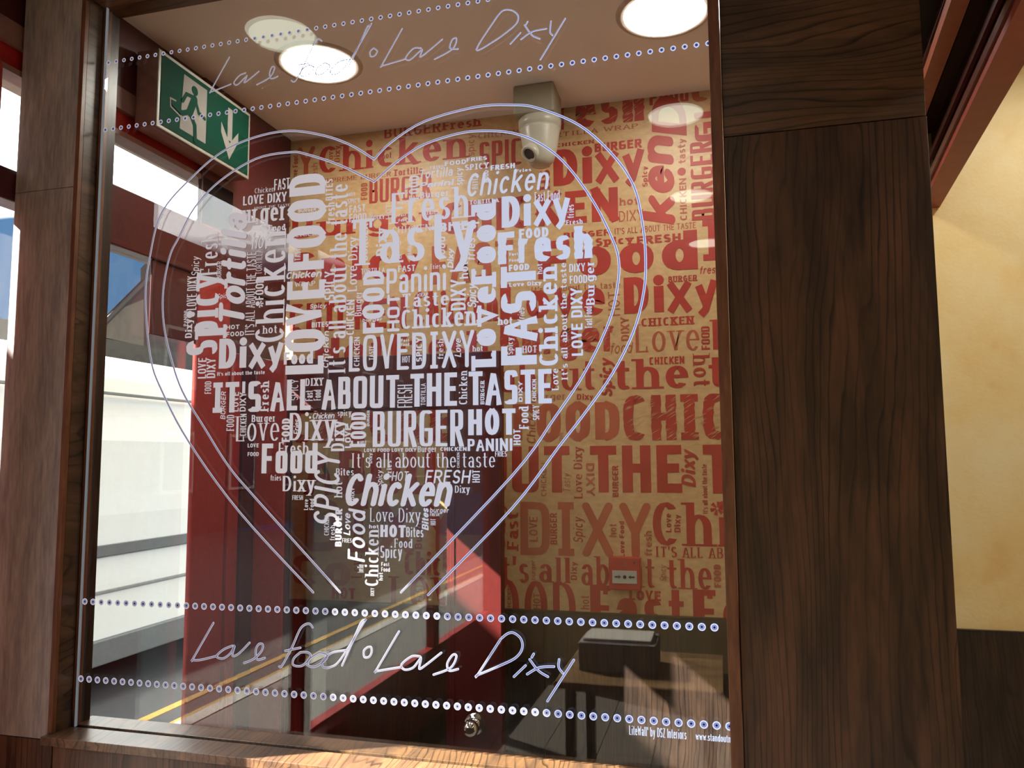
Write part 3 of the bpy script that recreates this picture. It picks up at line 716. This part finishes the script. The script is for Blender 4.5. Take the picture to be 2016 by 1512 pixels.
# u runs along the sign in units of its height (0 .. 2.06)
facepoly('door_symbol', [[(.46, .93), (.98, .93), (.98, .10), (.40, .10)]], [], M['signwhite'], .0006, es)
facepoly('running_man', [[(.70+.07*math.cos(a*.52), .79+.07*math.sin(a*.52)) for a in range(12)]],
         [([(.70, .66), (.60, .42)], .13), ([(.72, .66), (.80, .50), (.94, .47)], .055), ([(.66, .68), (.52, .66), (.44, .52)], .055),
          ([(.60, .42), (.72, .28), (.74, .06)], .075), ([(.58, .42), (.44, .34), (.24, .40)], .075)], M['signgreen'], .0014, es)
facepoly('leg_outline', [], [([(.44, .27), (.20, .335), (.19, .45), (.30, .46)], .025)], M['signwhite'], .0010, es)
facepoly('arrow', [[(1.50, .90), (1.62, .90), (1.62, .38), (1.50, .38)], [(1.34, .44), (1.34, .60), (1.56, .34), (1.56, .08)], [(1.78, .44), (1.78, .60), (1.56, .34), (1.56, .08)]], [], M['signwhite'], .0006, es)

# ---- ceiling camera
cc = empty('security_camera', (-.585, 2.60, 2.85)); thing(cc, 'beige turret security camera hanging from a square mount on the lobby ceiling', 'camera')
box('mount', (-.665, 2.53, ZC-.105), (-.520, 2.67, ZC), M['cctvbox'], cc, .008)
body = lathe('housing', [(0, -.170), (.030, -.168), (.048, -.150), (.060, -.110), (.067, -.066), (.070, -.045), (.071, -.040), (.068, -.037), (.074, -.034), (.076, -.008), (.070, .0), (0, .0)], M['cctv'], cc, 48)
body.data.transform(Matrix.Translation((0, 0, -.012)))
lens = lathe('lens_ring', [(0, -.010), (.020, -.010), (.024, -.014), (.031, -.012), (.033, 0), (.030, .03)], M['cctv'], cc, 36)
TL = Matrix.Translation((-.024, -.042, -.145)) @ Matrix.Rotation(math.radians(-42), 4, 'X') @ Matrix.Rotation(math.radians(22), 4, 'Y')
lens.data.transform(TL)
ln = lathe('lens', [(0, -.012), (.010, -.0125), (.021, -.0105)], M['dark'], lens, 30); ln.data.transform(TL)
s_ = lathe('screw', [(0, -.0725), (.004, -.072), (.004, -.066)], M['dark'], cc, 10); s_.data.transform(Matrix.Translation((-.012, 0, -.03)) @ Matrix.Rotation(math.radians(90), 4, 'X') @ Matrix.Scale(-1, 4, (0, 0, 1)))

# ---- fire call point
a, b = onY(1199, 1096, YB-.02), onY(1263, 1163, YB-.02)
cx, cz, hw = (a.x+b.x)/2, (a.z+b.z)/2, (b.x-a.x)/2*1.0
cp = empty('fire_call_point', (cx, YB, cz)); thing(cp, 'red fire alarm call point with white break panel on the wallpapered wall', 'fire alarm')
def cb(n, x0, x1, z0_, z1_, ya, yb_, m, bev=0): return box(n, (cx+x0*hw, YB-ya, cz+z0_*hw), (cx+x1*hw, YB-yb_, cz+z1_*hw), m, cp, bev)
cb('housing', -1, 1, -1, 1.04, .002, .034, M['callred'], .004)
pn = cb('break_panel', -.78, .76, -.58, .22, .034, .0355, M['white'], .0007); pn['label'] = 'white break panel with two black arrows'
def cpoly(name, V, m):
    return mesh(name, [(x*hw, -.0362, z*hw) for x, z in V], [tuple(range(len(V)))], m, cp)
for s in (-1, 1):
    cpoly('arrow', [(s*.62, -.12), (s*.62, -.22), (s*.38, -.22), (s*.38, -.29), (s*.22, -.17), (s*.38, -.05), (s*.38, -.12)], M['dark'])
cpoly('dot', [(.11*math.cos(i*.45), -.17+.11*math.sin(i*.45)) for i in range(14)], M['dark'])
mesh('key_hole', [(.6*hw+.004*math.cos(i*.6), -.0345, .72*hw+.004*math.sin(i*.6)) for i in range(10)], [tuple(range(10))], M['dark'], cp)
fl = []; stroke(V_ := [], F_ := [], [(-.10, .50), (.0, .80), (.06, .62), (.12, .74), (.10, .46), (-.10, .50)], .03)
mesh('flame_mark', [(x*hw, -.0345, z*hw) for x, z in V_], F_, M['pink'], cp)

# ---- table with a box and tray behind the photographer's glass reflection
tb_ = empty('dining_table', (-.3, -.1, 0)); thing(tb_, 'wooden topped table mirrored at the lower right of the pane', 'table')
p0, p1 = onZ(1130, 1300, .74), onZ(1400, 1330, .74)
yv = 3.36-(p0.y+p1.y)/2
tx0, tx1 = p0.x-.02, p1.x+.05
box('table_top', (tx0, yv-.3, .71), (tx1, yv+.30, .74), wood('oak_table_top', 'X', (.12, .07, .03), (.17, .10, .045), (.21, .12, .055)), tb_, .004)
for x in (tx0+.04, tx1-.08):
    for y in (yv-.27, yv+.23): box('leg', (x, y, 0), (x+.04, y+.04, .71), M['dark'], tb_)
nb = empty('napkin_box', (tx0+.2, yv, .74)); thing(nb, 'grey box with a white folded top standing on the mirrored table', 'box')
box('carton', (tx0+.07, yv-.12, .741), (tx0+.40, yv+.12, .86), plain('grey_card', (.16, .15, .14), .7), nb, .005)
box('paper_top', (tx0+.09, yv-.10, .86), (tx0+.38, yv+.10, .875), M['white'], nb, .004)

# ================================================================ ENGRAVED PANE
gp = empty('engraved_glass_panel', (0, 0, 0)); thing(gp, 'large clear glass pane engraved with a glowing heart of white words, in the wood frame', 'glass sign')
box('glass_sheet', (-1.5835, YG, ZS-.008), (-.0006, YG+.010, 2.884), M['glass'], gp)
# glowing left edge of the sheet
box('polished_edge', (-1.5866, YG-.0025, ZS), (-1.5836, YG+.004, 2.882), engraved('polished_glass_edge', (.6, .7, .85), .11, .14), gp)
# rows of drilled rings, 25 mm apart
def ringmesh(n, r, lit):
    V = []; F = []; idx = []; seg = 20
    for i in range(seg):
        a = 2*math.pi*i/seg
        for rr in (r, r*.70, r*.52, r*.30): V.append((rr*math.cos(a), 0, rr*math.sin(a)))
    for i in range(seg):
        j = (i+1) % seg
        F.append((4*i, 4*j, 4*j+1, 4*i+1)); idx.append(0)
        F.append((4*i+1, 4*j+1, 4*j+2, 4*i+2)); idx.append(1)
        F.append((4*i+2, 4*j+2, 4*j+3, 4*i+3)); idx.append(2 if lit else 1)
    V.append((0, 0, 0)); c = len(V)-1
    for i in range(seg): F.append((4*i+3, 4*((i+1) % seg)+3, c)); idx.append(3)
    o = mesh('engraved_ring', V, F, [M['engrave_edge'], M['engrave_core'], M['ring_mid'], M['ringhole']], gp, idx=idx)
    return o
M['ring_mid'] = engraved('engraved_ring_middle', (.42, .46, .85), .25, .42)
M['ringhole'] = plain('ring_hole', (.02, .02, .05), .2)
rows = ((-1.5732, 2.7285, 2.7385, .0056, 0), (-1.5737, 2.5350, 2.5448, .0060, 0), (-1.5725, 1.2947, 1.3052, .0080, 1), (-1.5740, 1.1046, 1.1130, .0082, 1))
p1a, p1b = onY(213, 124, YG), onY(953, 1, YG)
sl = (p1b.z-p1a.z)/(p1b.x-p1a.x)
rows = ((-1.5732, p1a.z, p1a.z+sl*1.57, .0056, 0),)+rows[1:]
for x0, za_, zb_, r, lit in rows:
    o = None; 
    for k in range(64):
        x = x0+k*.02496
        if x > -.001: break
        z = za_+(zb_-za_)*k/63
        if o is None: o = ringmesh('ring', r, lit); q = o
        else: q = o.copy(); C.objects.link(q); q.parent = gp
        q.location = (x, YG-.0012, z)
# heart outlines
HO = [(617, 1166), (472, 1008), (373, 871), (320, 771), (297, 704), (287, 587), (296, 504), (320, 417), (383, 345), (440, 298), (504, 270), (571, 258), (637, 267), (691, 286), (737, 314)]
HO2 = [(737, 314), (771, 280), (837, 239), (937, 211), (1008, 207), (1058, 213), (1141, 247), (1208, 307), (1248, 367), (1265, 440), (1271, 504), (1268, 571), (1248, 651), (1205, 737), (1148, 818), (1100, 880), (1008, 1001), (843, 1171)]
HI = [(670, 1166), (504, 981), (450, 917), (404, 844), (360, 771), (337, 704), (323, 637), (322, 571), (335, 504), (353, 467), (383, 410), (433, 357), (504, 313), (571, 300), (604, 304), (671, 326), (737, 358)]
HI2 = [(737, 358), (787, 315), (837, 284), (904, 263), (954, 258), (1008, 262), (1058, 280), (1108, 317), (1158, 381), (1195, 447), (1218, 510), (1213, 581), (1195, 644), (1151, 734), (1091, 824), (1008, 937), (790, 1166)]
for a, b in ((HO, HO2), (HI, HI2)): ribbon('engraved_heart_line', (a, b), YG, .0054, gp, 5)
# handwriting, top and bottom
BOT = [[(421, 1226), (381, 1296), (380, 1299), (395, 1299), (428, 1291)], [(458, 1271), (440, 1279), (427, 1292), (440, 1296), (455, 1285), (463, 1270), (458, 1290), (470, 1287), (492, 1265)],
 [(481, 1305), (500, 1297), (515, 1282), (518, 1269), (510, 1268), (504, 1280), (507, 1298), (522, 1295)],
 [(616, 1235), (610, 1228), (600, 1230), (590, 1241), (575, 1275), (556, 1310), (550, 1312)], [(562, 1281), (592, 1275)],
 [(592, 1284), (579, 1296), (578, 1309), (596, 1310), (612, 1292), (606, 1284), (592, 1284)], [(629, 1284), (611, 1296), (606, 1309), (621, 1312), (641, 1299), (644, 1288), (629, 1284)],
 [(681, 1280), (654, 1285), (636, 1301), (637, 1313), (651, 1313), (671, 1298), (717, 1225), (719, 1221), (711, 1226), (694, 1265), (674, 1310)],
 [(724, 1274), (717, 1281), (718, 1293), (727, 1293), (732, 1284), (731, 1274), (724, 1274)],
 [(786, 1243), (742, 1318), (741, 1321), (760, 1318), (791, 1313)], [(827, 1292), (811, 1292), (791, 1308), (797, 1318), (814, 1314), (829, 1296), (826, 1316), (840, 1308), (869, 1285)],
 [(854, 1328), (887, 1315), (899, 1293), (892, 1289), (881, 1306), (885, 1320), (902, 1317)],
 [(988, 1256), (1000, 1247), (1012, 1246), (1026, 1258), (1028, 1277), (1015, 1295), (985, 1310), (942, 1328), (943, 1325), (986, 1258)],
 [(1035, 1310), (1012, 1332)], [(1051, 1287), (1047, 1294)], [(1043, 1298), (1060, 1320), (1079, 1332)], [(1038, 1327), (1062, 1314), (1091, 1312)],
 [(1101, 1298), (1100, 1313), (1108, 1325)], [(1130, 1299), (1078, 1380)]]
TOP = [[(452, 113), (416, 178), (416, 181), (430, 176), (455, 166)], [(484, 144), (472, 149), (461, 163), (468, 167), (486, 150), (482, 163), (510, 141)],
 [(506, 167), (531, 153), (541, 135), (536, 132), (531, 145), (534, 155), (547, 151)], [(634, 81), (628, 77), (622, 81), (611, 103), (584, 157), (574, 159)], [(589, 128), (607, 125)],
 [(607, 128), (595, 138), (592, 149), (605, 149), (619, 134), (607, 128)], [(640, 124), (626, 134), (622, 146), (635, 146), (650, 131), (640, 124)],
 [(690, 117), (668, 122), (652, 138), (654, 147), (668, 143), (690, 118), (728, 54), (728, 51), (722, 56), (705, 95), (687, 131)],
 [(736, 95), (729, 102), (730, 111), (738, 110), (743, 101), (736, 95)],
 [(792, 57), (753, 127), (752, 130), (770, 125), (797, 117)], [(829, 95), (814, 96), (799, 114), (808, 118), (831, 98), (829, 112), (871, 78)], [(856, 117), (891, 97), (899, 77), (891, 78), (886, 95), (902, 97)],
 [(979, 33), (991, 21), (1008, 21), (1020, 31), (1018, 45), (1005, 58), (975, 80), (938, 98), (979, 33)],
 [(1025, 65), (1005, 87)], [(1039, 43), (1035, 50)], [(1026, 78), (1048, 63), (1076, 57)], [(1033, 50), (1048, 70), (1063, 77)], [(1085, 42), (1083, 63), (1088, 70)], [(1113, 37), (1064, 118)]]
ribbon('engraved_script', BOT, YG, .0052, gp, 5)
ribbon('engraved_script', TOP, YG, .0034, gp, 5)
# the words of the heart: text, style, turn, start of baseline, far corner (frame of the pane)
W = [
('FAST','B',0,540,375,571,350),('Chicken','S',0,502,381,541,367),('LOVE DIXY','B',0,479,405,565,378),('ABOUT THE TASTE','S',0,500,413,571,401),('urger','L',0,478,441,564,396),('Food','L',0,530,456,562,441),
('hot','r2',0,497,491,529,455),('Fresh','S2',1,428,540,397,463),('BURGER','N2',1,436,549,428,515),('Spicy','r2',1,392,542,378,506),('Tortilla','R',1,482,638,437,422),("IT'S ALL ABOUT THE TASTE",'N2',1,501,659,487,497),
('FOOD','B',1,519,590,504,548),('TORTILLA','N',1,516,540,505,492),('Chicken','S2',1,559,672,508,460),('hot','S2',0,518,657,546,640),('HOT','N2',0,446,649,472,639),('FOOD','N2',0,446,663,481,652),
('Spicy','L3',1,428,698,372,543),('LOVE DIXY','B',1,387,610,370,544),('PANINI','N2',1,369,642,363,612),('Dixy','L',1,378,665,366,629),('Spicy','r2',0,429,588,452,577),('Dixy','H',0,431,726,558,661),('Food','H',0,559,718,617,691),
("It's all about the taste",'B',0,428,740,522,729),('LOVE','B',1,406,745,391,705),('DIXY','B',1,424,744,408,706),('FOOD','B',1,416,775,404,751),
('FOOD','T',1,638,529,571,347),('BURGER','N2',0,588,419,623,408),('CHICK','N2',0,582,467,624,458),('TASTE','B',1,592,513,581,484),('BITES','L',1,655,394,642,354),('fresh','B',1,659,440,643,400),
("It's all about the taste",'S3',1,680,736,652,365),('HOT','B',0,685,387,700,379),('SPICY','B',0,685,401,709,390),('FAST','B',0,688,419,720,402),('FOOD','B',0,688,438,722,419),('DIXY','B',0,736,433,758,423),
('Fries','L',1,734,435,726,419),('HOT','N',1,771,431,760,403),('Tasty','S2',0,691,524,935,411),('BURGER','B',1,724,513,714,441),('Dixy','L',1,761,503,741,450),('CHICKEN','B',1,697,659,683,591),('Love Dixy','L2',1,703,573,686,468),
('TORTILLA','N2',0,711,540,758,526),('Chicken','R2',0,564,550,634,531),('WRAP','S',0,581,565,621,553),('LOVE','T',1,637,735,566,555),('SPICY','B',1,659,590,640,535),('Spicy','r2',0,611,608,643,597),('BITES','B',0,614,645,647,633),
('Chicken','r2',1,647,724,637,652),('Burger','S2',1,712,622,699,575),('FOOD','T',1,755,655,716,535),('burger','r2',0,714,634,753,625),('CHICKEN','N2',1,708,721,698,664),('TASTE','B',1,736,709,727,681),('LOVEDIXY','U',0,687,732,934,649),
('Fast','B',0,790,673,806,667),('Food','B',0,790,682,806,675),('HOT','B',0,792,714,808,701),('SPICY','B',1,831,712,820,665),('fresh','L2',1,873,707,862,668),('Love','R2',1,908,702,895,667),('hot','S2',0,931,692,951,680),
('Chicken','L',0,791,648,936,602),('Taste','S3',0,792,606,884,573),('WRAP','N2',0,821,585,843,576),('Panini','U',0,761,579,879,521),('FAST','B',0,784,536,818,521),('Fries','S2',0,848,530,868,519),('HOT','U',1,787,652,763,580),
('DIXY','B',1,917,610,888,551),('hot','N2',1,922,548,905,516),('Spicy','R2',1,938,605,920,560),('Dixy','R2',1,893,527,881,490),('fries','r2',1,936,512,918,470),('food','r2',1,877,510,863,467),('DIXY','B',1,911,484,902,457),
('FAST','B',0,773,484,791,475),('BURGER','N2',1,810,506,803,471),('FOOD','B',0,772,511,791,501),('Food','L3',1,977,558,928,404),('Love','L3',1,977,722,928,566),('FRIES','S2',0,847,334,874,325),('FOOD','L',0,876,327,918,314),
('FRIES','B',0,919,319,959,307),('SPICY','L',0,916,336,962,320),('FRESH','H',0,966,336,1014,321),('Fries','L',0,1016,340,1046,331),('Tortilla','r2',0,826,353,892,328),('Panini','R',0,828,371,894,353),('Burger','S3',0,827,391,884,373),
('spicy','N2',1,911,364,897,332),('FOOD','L',1,825,392,806,347),('Love','S2',1,803,381,795,365),('Fresh','S2',0,771,441,922,366),('HOT','B',0,783,403,801,396),('Fast','B',0,785,427,800,421),('Food','B',0,785,437,801,430),
('FRIES','L',0,841,423,864,413),('FRIES','N',1,910,427,902,400),('CHICKEN','S',0,773,460,848,441),('BITES','H',0,866,457,938,433),('TORTILLA','L',0,925,403,982,390),('Chicken','R3',0,920,388,1080,326),('BITES','S2',1,941,372,930,345),
('FOOD','B',1,962,359,954,336),('Dixy','H',0,988,449,1121,375),('Fast Food','B',0,1053,398,1102,374),('fries','B',1,1130,429,1117,404),('Fresh','L',0,1115,443,1147,431),('FOOD','H',0,1022,471,1080,447),('Fresh','K',0,981,521,1166,443),
('Fast','B',0,1003,504,1020,497),('Food','B',0,1003,516,1021,509),('FOOD','H',0,1002,534,1042,519),('hot','N2',1,1068,539,1057,520),('FAST','T',1,1057,717,986,526),('Love Dixy','L',0,1003,565,1066,553),('fries','r2',1,1033,633,1019,606),
('hot','L',0,981,640,1009,624),('Spicy','S2',1,1010,698,999,665),('HOT','S2',0,1029,695,1057,680),('Chicken','L',1,1099,719,1060,527),("It's all about the taste",'L2',1,1118,749,1103,518),('DIXY','B',0,1121,536,1152,518),
('FOOD','B',0,1122,559,1156,541),('LOVE DIXY','B',1,1148,700,1124,568),('Burger','S3',1,1171,600,1153,515),('Fast Food','B',1,1166,645,1151,604),('Love','S2',1,1100,768,1086,726),
("IT'S",'O',0,419,813,515,750),('ALL','O',0,533,809,613,746),('ABOUT','O',0,634,806,786,738),('THE','O',0,808,801,900,733),('TASTE','O',0,923,798,1086,726),
('SPICY','N',1,587,788,574,747),('DIXY','L',0,602,760,637,744),('Fast','B',1,616,789,602,769),('Food','B',1,632,788,618,768),('Fresh','L',1,529,809,514,752),('BURGER','r2',1,444,825,436,771),('LOVE','N2',1,470,810,458,772),
('DIXY','N2',1,484,810,473,773),('FRESH','N2',1,812,802,783,758),('TORTILLA','N2',1,838,798,829,755),('Chicken','S3',1,920,796,904,731),('BURGER','L',1,954,796,946,750),('DIXY','B',1,1029,791,1021,751),('CHICKEN','B',1,1056,790,1048,747),
('Burger','L',0,496,831,543,816),('Love','S',0,465,869,551,818),('FOOD','L',1,461,848,447,817),('CHICKEN','B',1,485,858,474,815),('LOVE','B',0,488,881,510,873),('FOOD','B',0,488,898,510,890),('FOOD','H',1,571,870,556,824),
('Dixy','S2',0,570,867,661,811),('Fries','R2',1,590,855,579,826),('Chicken','R2',0,616,825,659,812),('spicy','S2',0,665,819,692,807),('Dixy','L',1,678,888,653,829),('LOVE','B',1,691,882,680,838),('FOOD','T',1,720,880,692,812),
('HOT','B',0,709,876,722,868),('BURGER','N2',1,728,839,723,808),('BURGER','W',0,734,880,913,806),('HOT','H',0,922,857,1015,804),('PANINI','B',0,921,888,1009,863),('FRIES','B',0,975,899,998,888),('HOT','B',1,1025,876,1011,845),
('Food','L',1,1041,844,1022,801),('SPICY','B',1,1062,827,1049,798),('LOVE FOOD LOVE DIXY','B',0,717,890,820,882),('Burger','S2',0,823,890,860,878),('CHICKEN','H',0,867,888,919,880),("It's all about the taste",'S',0,691,921,975,890),
('Fresh','S2',0,549,895,608,870),('Food','O',0,515,932,626,872),('fries','L',0,533,946,554,935),('Dixy','S2',0,557,967,620,937),('SPICY','R3',1,668,1035,620,892),('Bites','S2',0,662,936,697,922),('hot','L2',1,674,979,659,949),
('HOT','r2',0,772,947,804,928),('Fries','L',1,771,939,762,907),('Spicy','r2',1,753,957,742,926),('FRESH','r2',0,838,952,926,925),('HOT','B',1,945,950,930,925),('Dixy','S2',0,896,970,925,956),('Dixy','N2',1,733,912,726,892),
('CHICKEN','N2',1,905,921,900,891),('Chicken','R',0,680,996,890,932),('Love Dixy','S',0,729,1027,828,1001),('Bites','R',1,844,1043,831,1000),('burger','r2',0,847,1009,884,1000),('FRESH','B',0,847,1016,865,1010),('HOT','B',1,858,1034,848,1021),
('CHICKEN','N2',1,648,1054,639,1015),('fresh','L2',1,659,1064,650,1034),('BURGER','H',1,673,1076,661,1002),('Love','R2',1,690,1053,677,1010),('FRIES','N2',0,674,1068,693,1060),('Food','R3',1,719,1105,686,1004),('Wraps','B',0,727,1040,746,1033) if False else ('hot','B',0,727,1040,746,1033),
('HOT','H',0,749,1057,799,1034),('Bites','B',0,800,1057,834,1038),('Food','S2',0,777,1078,812,1061),('Spicy','B',0,749,1098,792,1075),('Chicken','S3',1,745,1154,720,1043),('Love Dixy','B',1,716,1127,704,1111),('Fast','B',0,751,1114,767,1107),
('Food','B',0,751,1125,768,1117),('hot','B',1,754,1143,746,1127),('DIXY','B',1,737,1173,730,1157),('FRESH','B',0,576,984,597,975),('Love','B',1,607,1004,599,983),('Food','B',1,618,1004,610,982),('DIXY','N2',1,698,984,692,960),
]
for i, q in enumerate(W): word('engraved_word', q, YG, M['engrave'], gp, .0010+(i % 3)*.0001)
M['caption'] = engraved('engraved_caption', (.85, .85, 1.0), .35, .6)
word('engraved_caption', ('LiteWall® by DSZ Interiors', 'B', 0, 1239, 1446, 1351, 1437), YG, M['caption'], gp, .001)
word('engraved_caption', ('www.standoutno', 'B', 0, 1370, 1456, 1444, 1448), YG, M['caption'], gp, .001)
def disc(name, px, py, r, Y, mat, parent, dy):
    p = onY(px, py, Y); return mesh(name, [(p.x+r*math.cos(i*.3927), Y-dy, p.z+r*math.sin(i*.3927)) for i in range(16)], [tuple(range(16))], mat, parent)
for px, py, r in ((380, 619, .0065), (874, 524, .0045), (611, 822, .003), (776, 1040, .0)): 
    if r: disc('engraved_dot', px, py, r, YG, M['engrave'], gp, .0012)
def aster(name, px, py, r, Y, mat, parent, dy):
    p = onY(px, py, Y); V = []; F = []
    for k in range(6):
        a = k*math.pi/3+.26; c, s = math.cos(a), math.sin(a)
        b = len(V)
        for q, w_ in ((.2, .10), (.2, -.10), (1, -.28), (1, .28)):
            V.append((p.x+r*(q*c-w_*s), Y-dy, p.z+r*(q*s+w_*c)))
        F.append((b, b+1, b+2, b+3))
    return mesh(name, V, F, mat, parent)
aster('engraved_asterisk', 513, 599, .0085, YG, M['engrave'], gp, .0012)

# ================================================================ WALLPAPER PRINT
WP = [
('Y','U',0,585,352,621,287),('Chicken','S3',0,628,342,917,256),('Love','L2',1,656,321,646,291),('Dixy','L2',1,669,319,659,288),('hot','S2',0,752,313,771,299),('Love Food','B',1,586,357,577,306),
('HOT','N',1,571,333,565,313),('fresh','N',1,625,358,614,322),('SUPREME BURGER','S',0,635,361,770,338),('Tortilla','L',0,775,347,832,328),('BURGER','W',0,727,401,850,342),('FOOD','T',1,723,393,711,361),
('BURGER','S2',0,757,273,868,240),('Fresh','L',0,872,257,946,231),('CHICKEN','S',0,942,273,1020,255),('spicy','N',1,934,307,919,265),('SPICY','W',0,944,332,1056,268),('CHICKEN','H',0,870,462,1216,368),
('FRESH','S3',-1,1062,275,1083,372),('Dixy','H',0,1090,367,1266,277),('CHICKEN','L',0,1096,290,1169,275),('BURGER','O',0,1171,300,1263,273),('TORTILLA WRAP','S',0,1062,274,1256,243),('Fresh','K',0,1050,262,1267,160),
('Food','W',0,1279,208,1355,170),('CO','T',0,1362,202,1440,150),('ken','R',1,1330,437,1258,272),('D','R',1,1352,262,1282,195),('Spicy','B',1,1275,367,1264,328),('tasty','N2',1,1350,321,1334,274),
('CHICKEN','N2',1,1353,433,1337,352),('BURGER','W',1,1408,431,1358,281),('GL','W',1,1408,276,1366,205),('hot','N2',0,1220,405,1257,387),('DIXY','N',0,1219,437,1266,412),('BURGER','H',0,1110,470,1202,451),
("IT'S ALL ABOUT THE TASTE",'N2',0,1210,462,1370,437),('Spicy','L',0,1173,484,1246,464),('FRESH','H',0,1254,481,1340,459),('Food','H',0,1060,550,1372,452),('I','L',0,1383,514,1430,430),('fresh','r2',0,1378,540,1418,522),
('Dixy','H',0,1229,618,1410,535),('BURGER','L',0,1316,556,1372,541),("It's all about the taste",'S',0,1045,577,1221,554),('HOT','N',1,1221,621,1197,575),('Love','H',0,985,630,1190,548),('Burger','K',0,985,700,1212,626),
('DIXY','N2',1,1239,670,1222,625),('food','r',0,1202,696,1244,673),('CHICKEN','L',0,1263,643,1365,622),('Love','S',0,1252,694,1376,633),('FOOD','W',1,1398,688,1380,643),('L','S3',0,1404,688,1430,628),
('the','S3',0,1210,767,1354,703),('about','S3',0,985,772,1170,708),('t','S3',0,1396,762,1428,700),('Spicy','R',1,1206,780,1180,706),('CHICKEN','O',0,1279,718,1347,701),('hot','S2',-1,1364,700,1399,760),
('Burger','S',0,1050,788,1114,773),('Dixy','B',0,1136,787,1168,775),('FOOD','T',0,1010,867,1219,791),('CHIC','K',0,1228,867,1430,774),('Chicken','r',1,1055,872,1037,790),('LOVE','N',1,1109,874,1101,850),
('OUT','O',0,945,969,1121,878),('THE','O',0,1163,969,1341,876),('T','O',0,1386,971,1442,875),('CHICKEN','N',1,1076,977,1065,912),('Tasty','r',1,1123,968,1108,932),('Love Dixy','L2',1,1147,981,1129,880),
('DIXY','N2',-1,1154,912,1171,976),('BURGER','B',1,1218,978,1205,917),('Dixy','R',1,1370,957,1340,886),("It's all about the taste",'B',1,1394,1011,1381,914),('DIXY','U',0,1025,1092,1281,990),('Fast','L',1,1021,1082,998,1009),
('Dixy','S3',1,995,1078,975,990),('LOVE','N2',1,1059,1066,1042,1017),('BURGER','B',1,1097,1072,1083,1010),('Spicy','r2',1,1148,1068,1128,1018),('hot','N2',1,1214,1057,1199,1031),('Love Food','B',1,1230,1097,1219,1026),
('fresh','N2',1,1284,1094,1268,1045),('Chi','S3',0,1286,1073,1432,990),('Love','B',1,1322,1048,1310,1011),('Dixy','B',1,1340,1048,1327,1013),("IT'S ALL ABO",'S2',0,1290,1096,1440,1079),
("It's",'S2',0,965,1144,1041,1096),('all','S2',0,1062,1146,1122,1098),('about','S2',0,1145,1152,1288,1098),('the','S2',0,1315,1158,1400,1102),('FOOD','T',1,1420,1156,1405,1111),('burger','r',1,1054,1142,1045,1103),
('Dixy','B',1,1136,1142,1123,1106),('Spicy','r',1,1312,1144,1298,1112),('OOD','S3',0,978,1238,1133,1148),('CHICKEN','N2',1,1006,1215,999,1153),('HOT','N2',1,1064,1200,1050,1167),('hot','N2',1,1160,1200,1143,1172),
('Fast','L3',0,1163,1240,1346,1158),('LOVE','H',0,1239,1181,1301,1164),('Fo','L3',0,1366,1245,1470,1164),
('Chick','K',0,797,1131,890,1087),('LOVE','S2',0,770,1196,930,1140),('FAST','N2',1,832,1185,818,1150),('DIXY','U',0,600,1085,905,985),('Burger','B',1,831,1081,817,1010),('Food','B',1,879,1085,870,1048),('CHICKEN','N',1,760,1066,753,990),
('Love','L2',1,712,1138,692,1090),('HOT','H',0,654,1178,700,1158),('Co','T',0,575,1150,690,1095),('LOVE DIXY','N',0,618,1132,665,1123),('ABOUT','O',0,600,972,925,885),('CHICKEN','K',0,570,872,960,790),
('Spicy','H',0,575,560,830,478),('CHICKEN','O',0,570,655,800,585),('Chicken','H',0,815,640,980,565),('Burger','S3',0,575,470,860,405),('FAST','T',0,850,560,1010,472),('Hot','H',0,620,720,760,660),('Fresh','L',0,770,712,960,650),
]
light = ('N', 'N2', 'r', 'S', 'T', 'U')
for i, q in enumerate(WP):
    word('printed_word', q, YB, M['print2'] if q[1] in light else M['print'], paper_o, .0008+(i % 5)*.0001)
disc('printed_dot', 1342, 338, .0145, YB, M['print'], paper_o, .001)
aster('printed_asterisk', 1412, 1001, .023, YB, M['print'], paper_o, .001)

# dry-brush scratches through the rough lettering
sv = []; sf = []; rg = random.Random(5)
for q in WP:
    if q[1] != 'K': continue
    a, b = onY(q[3], q[4], YB), onY(q[5], q[6], YB); H_ = b.z-a.z
    for _ in range(int((b.x-a.x)/H_*46)):
        u, v = rg.uniform(a.x, b.x), rg.uniform(a.z, b.z); L_ = H_*rg.uniform(.05, .14); t_ = H_*.008
        k = len(sv); sv += [(u-L_, YB-.0020, v-L_*.55-t_), (u+L_, YB-.0020, v+L_*.55), (u, YB-.0020, v+t_*1.6)]; sf.append((k, k+1, k+2))
ps = mesh('print_scratches', sv, sf, M['paper'], paper_o); ps['kind'] = 'stuff'
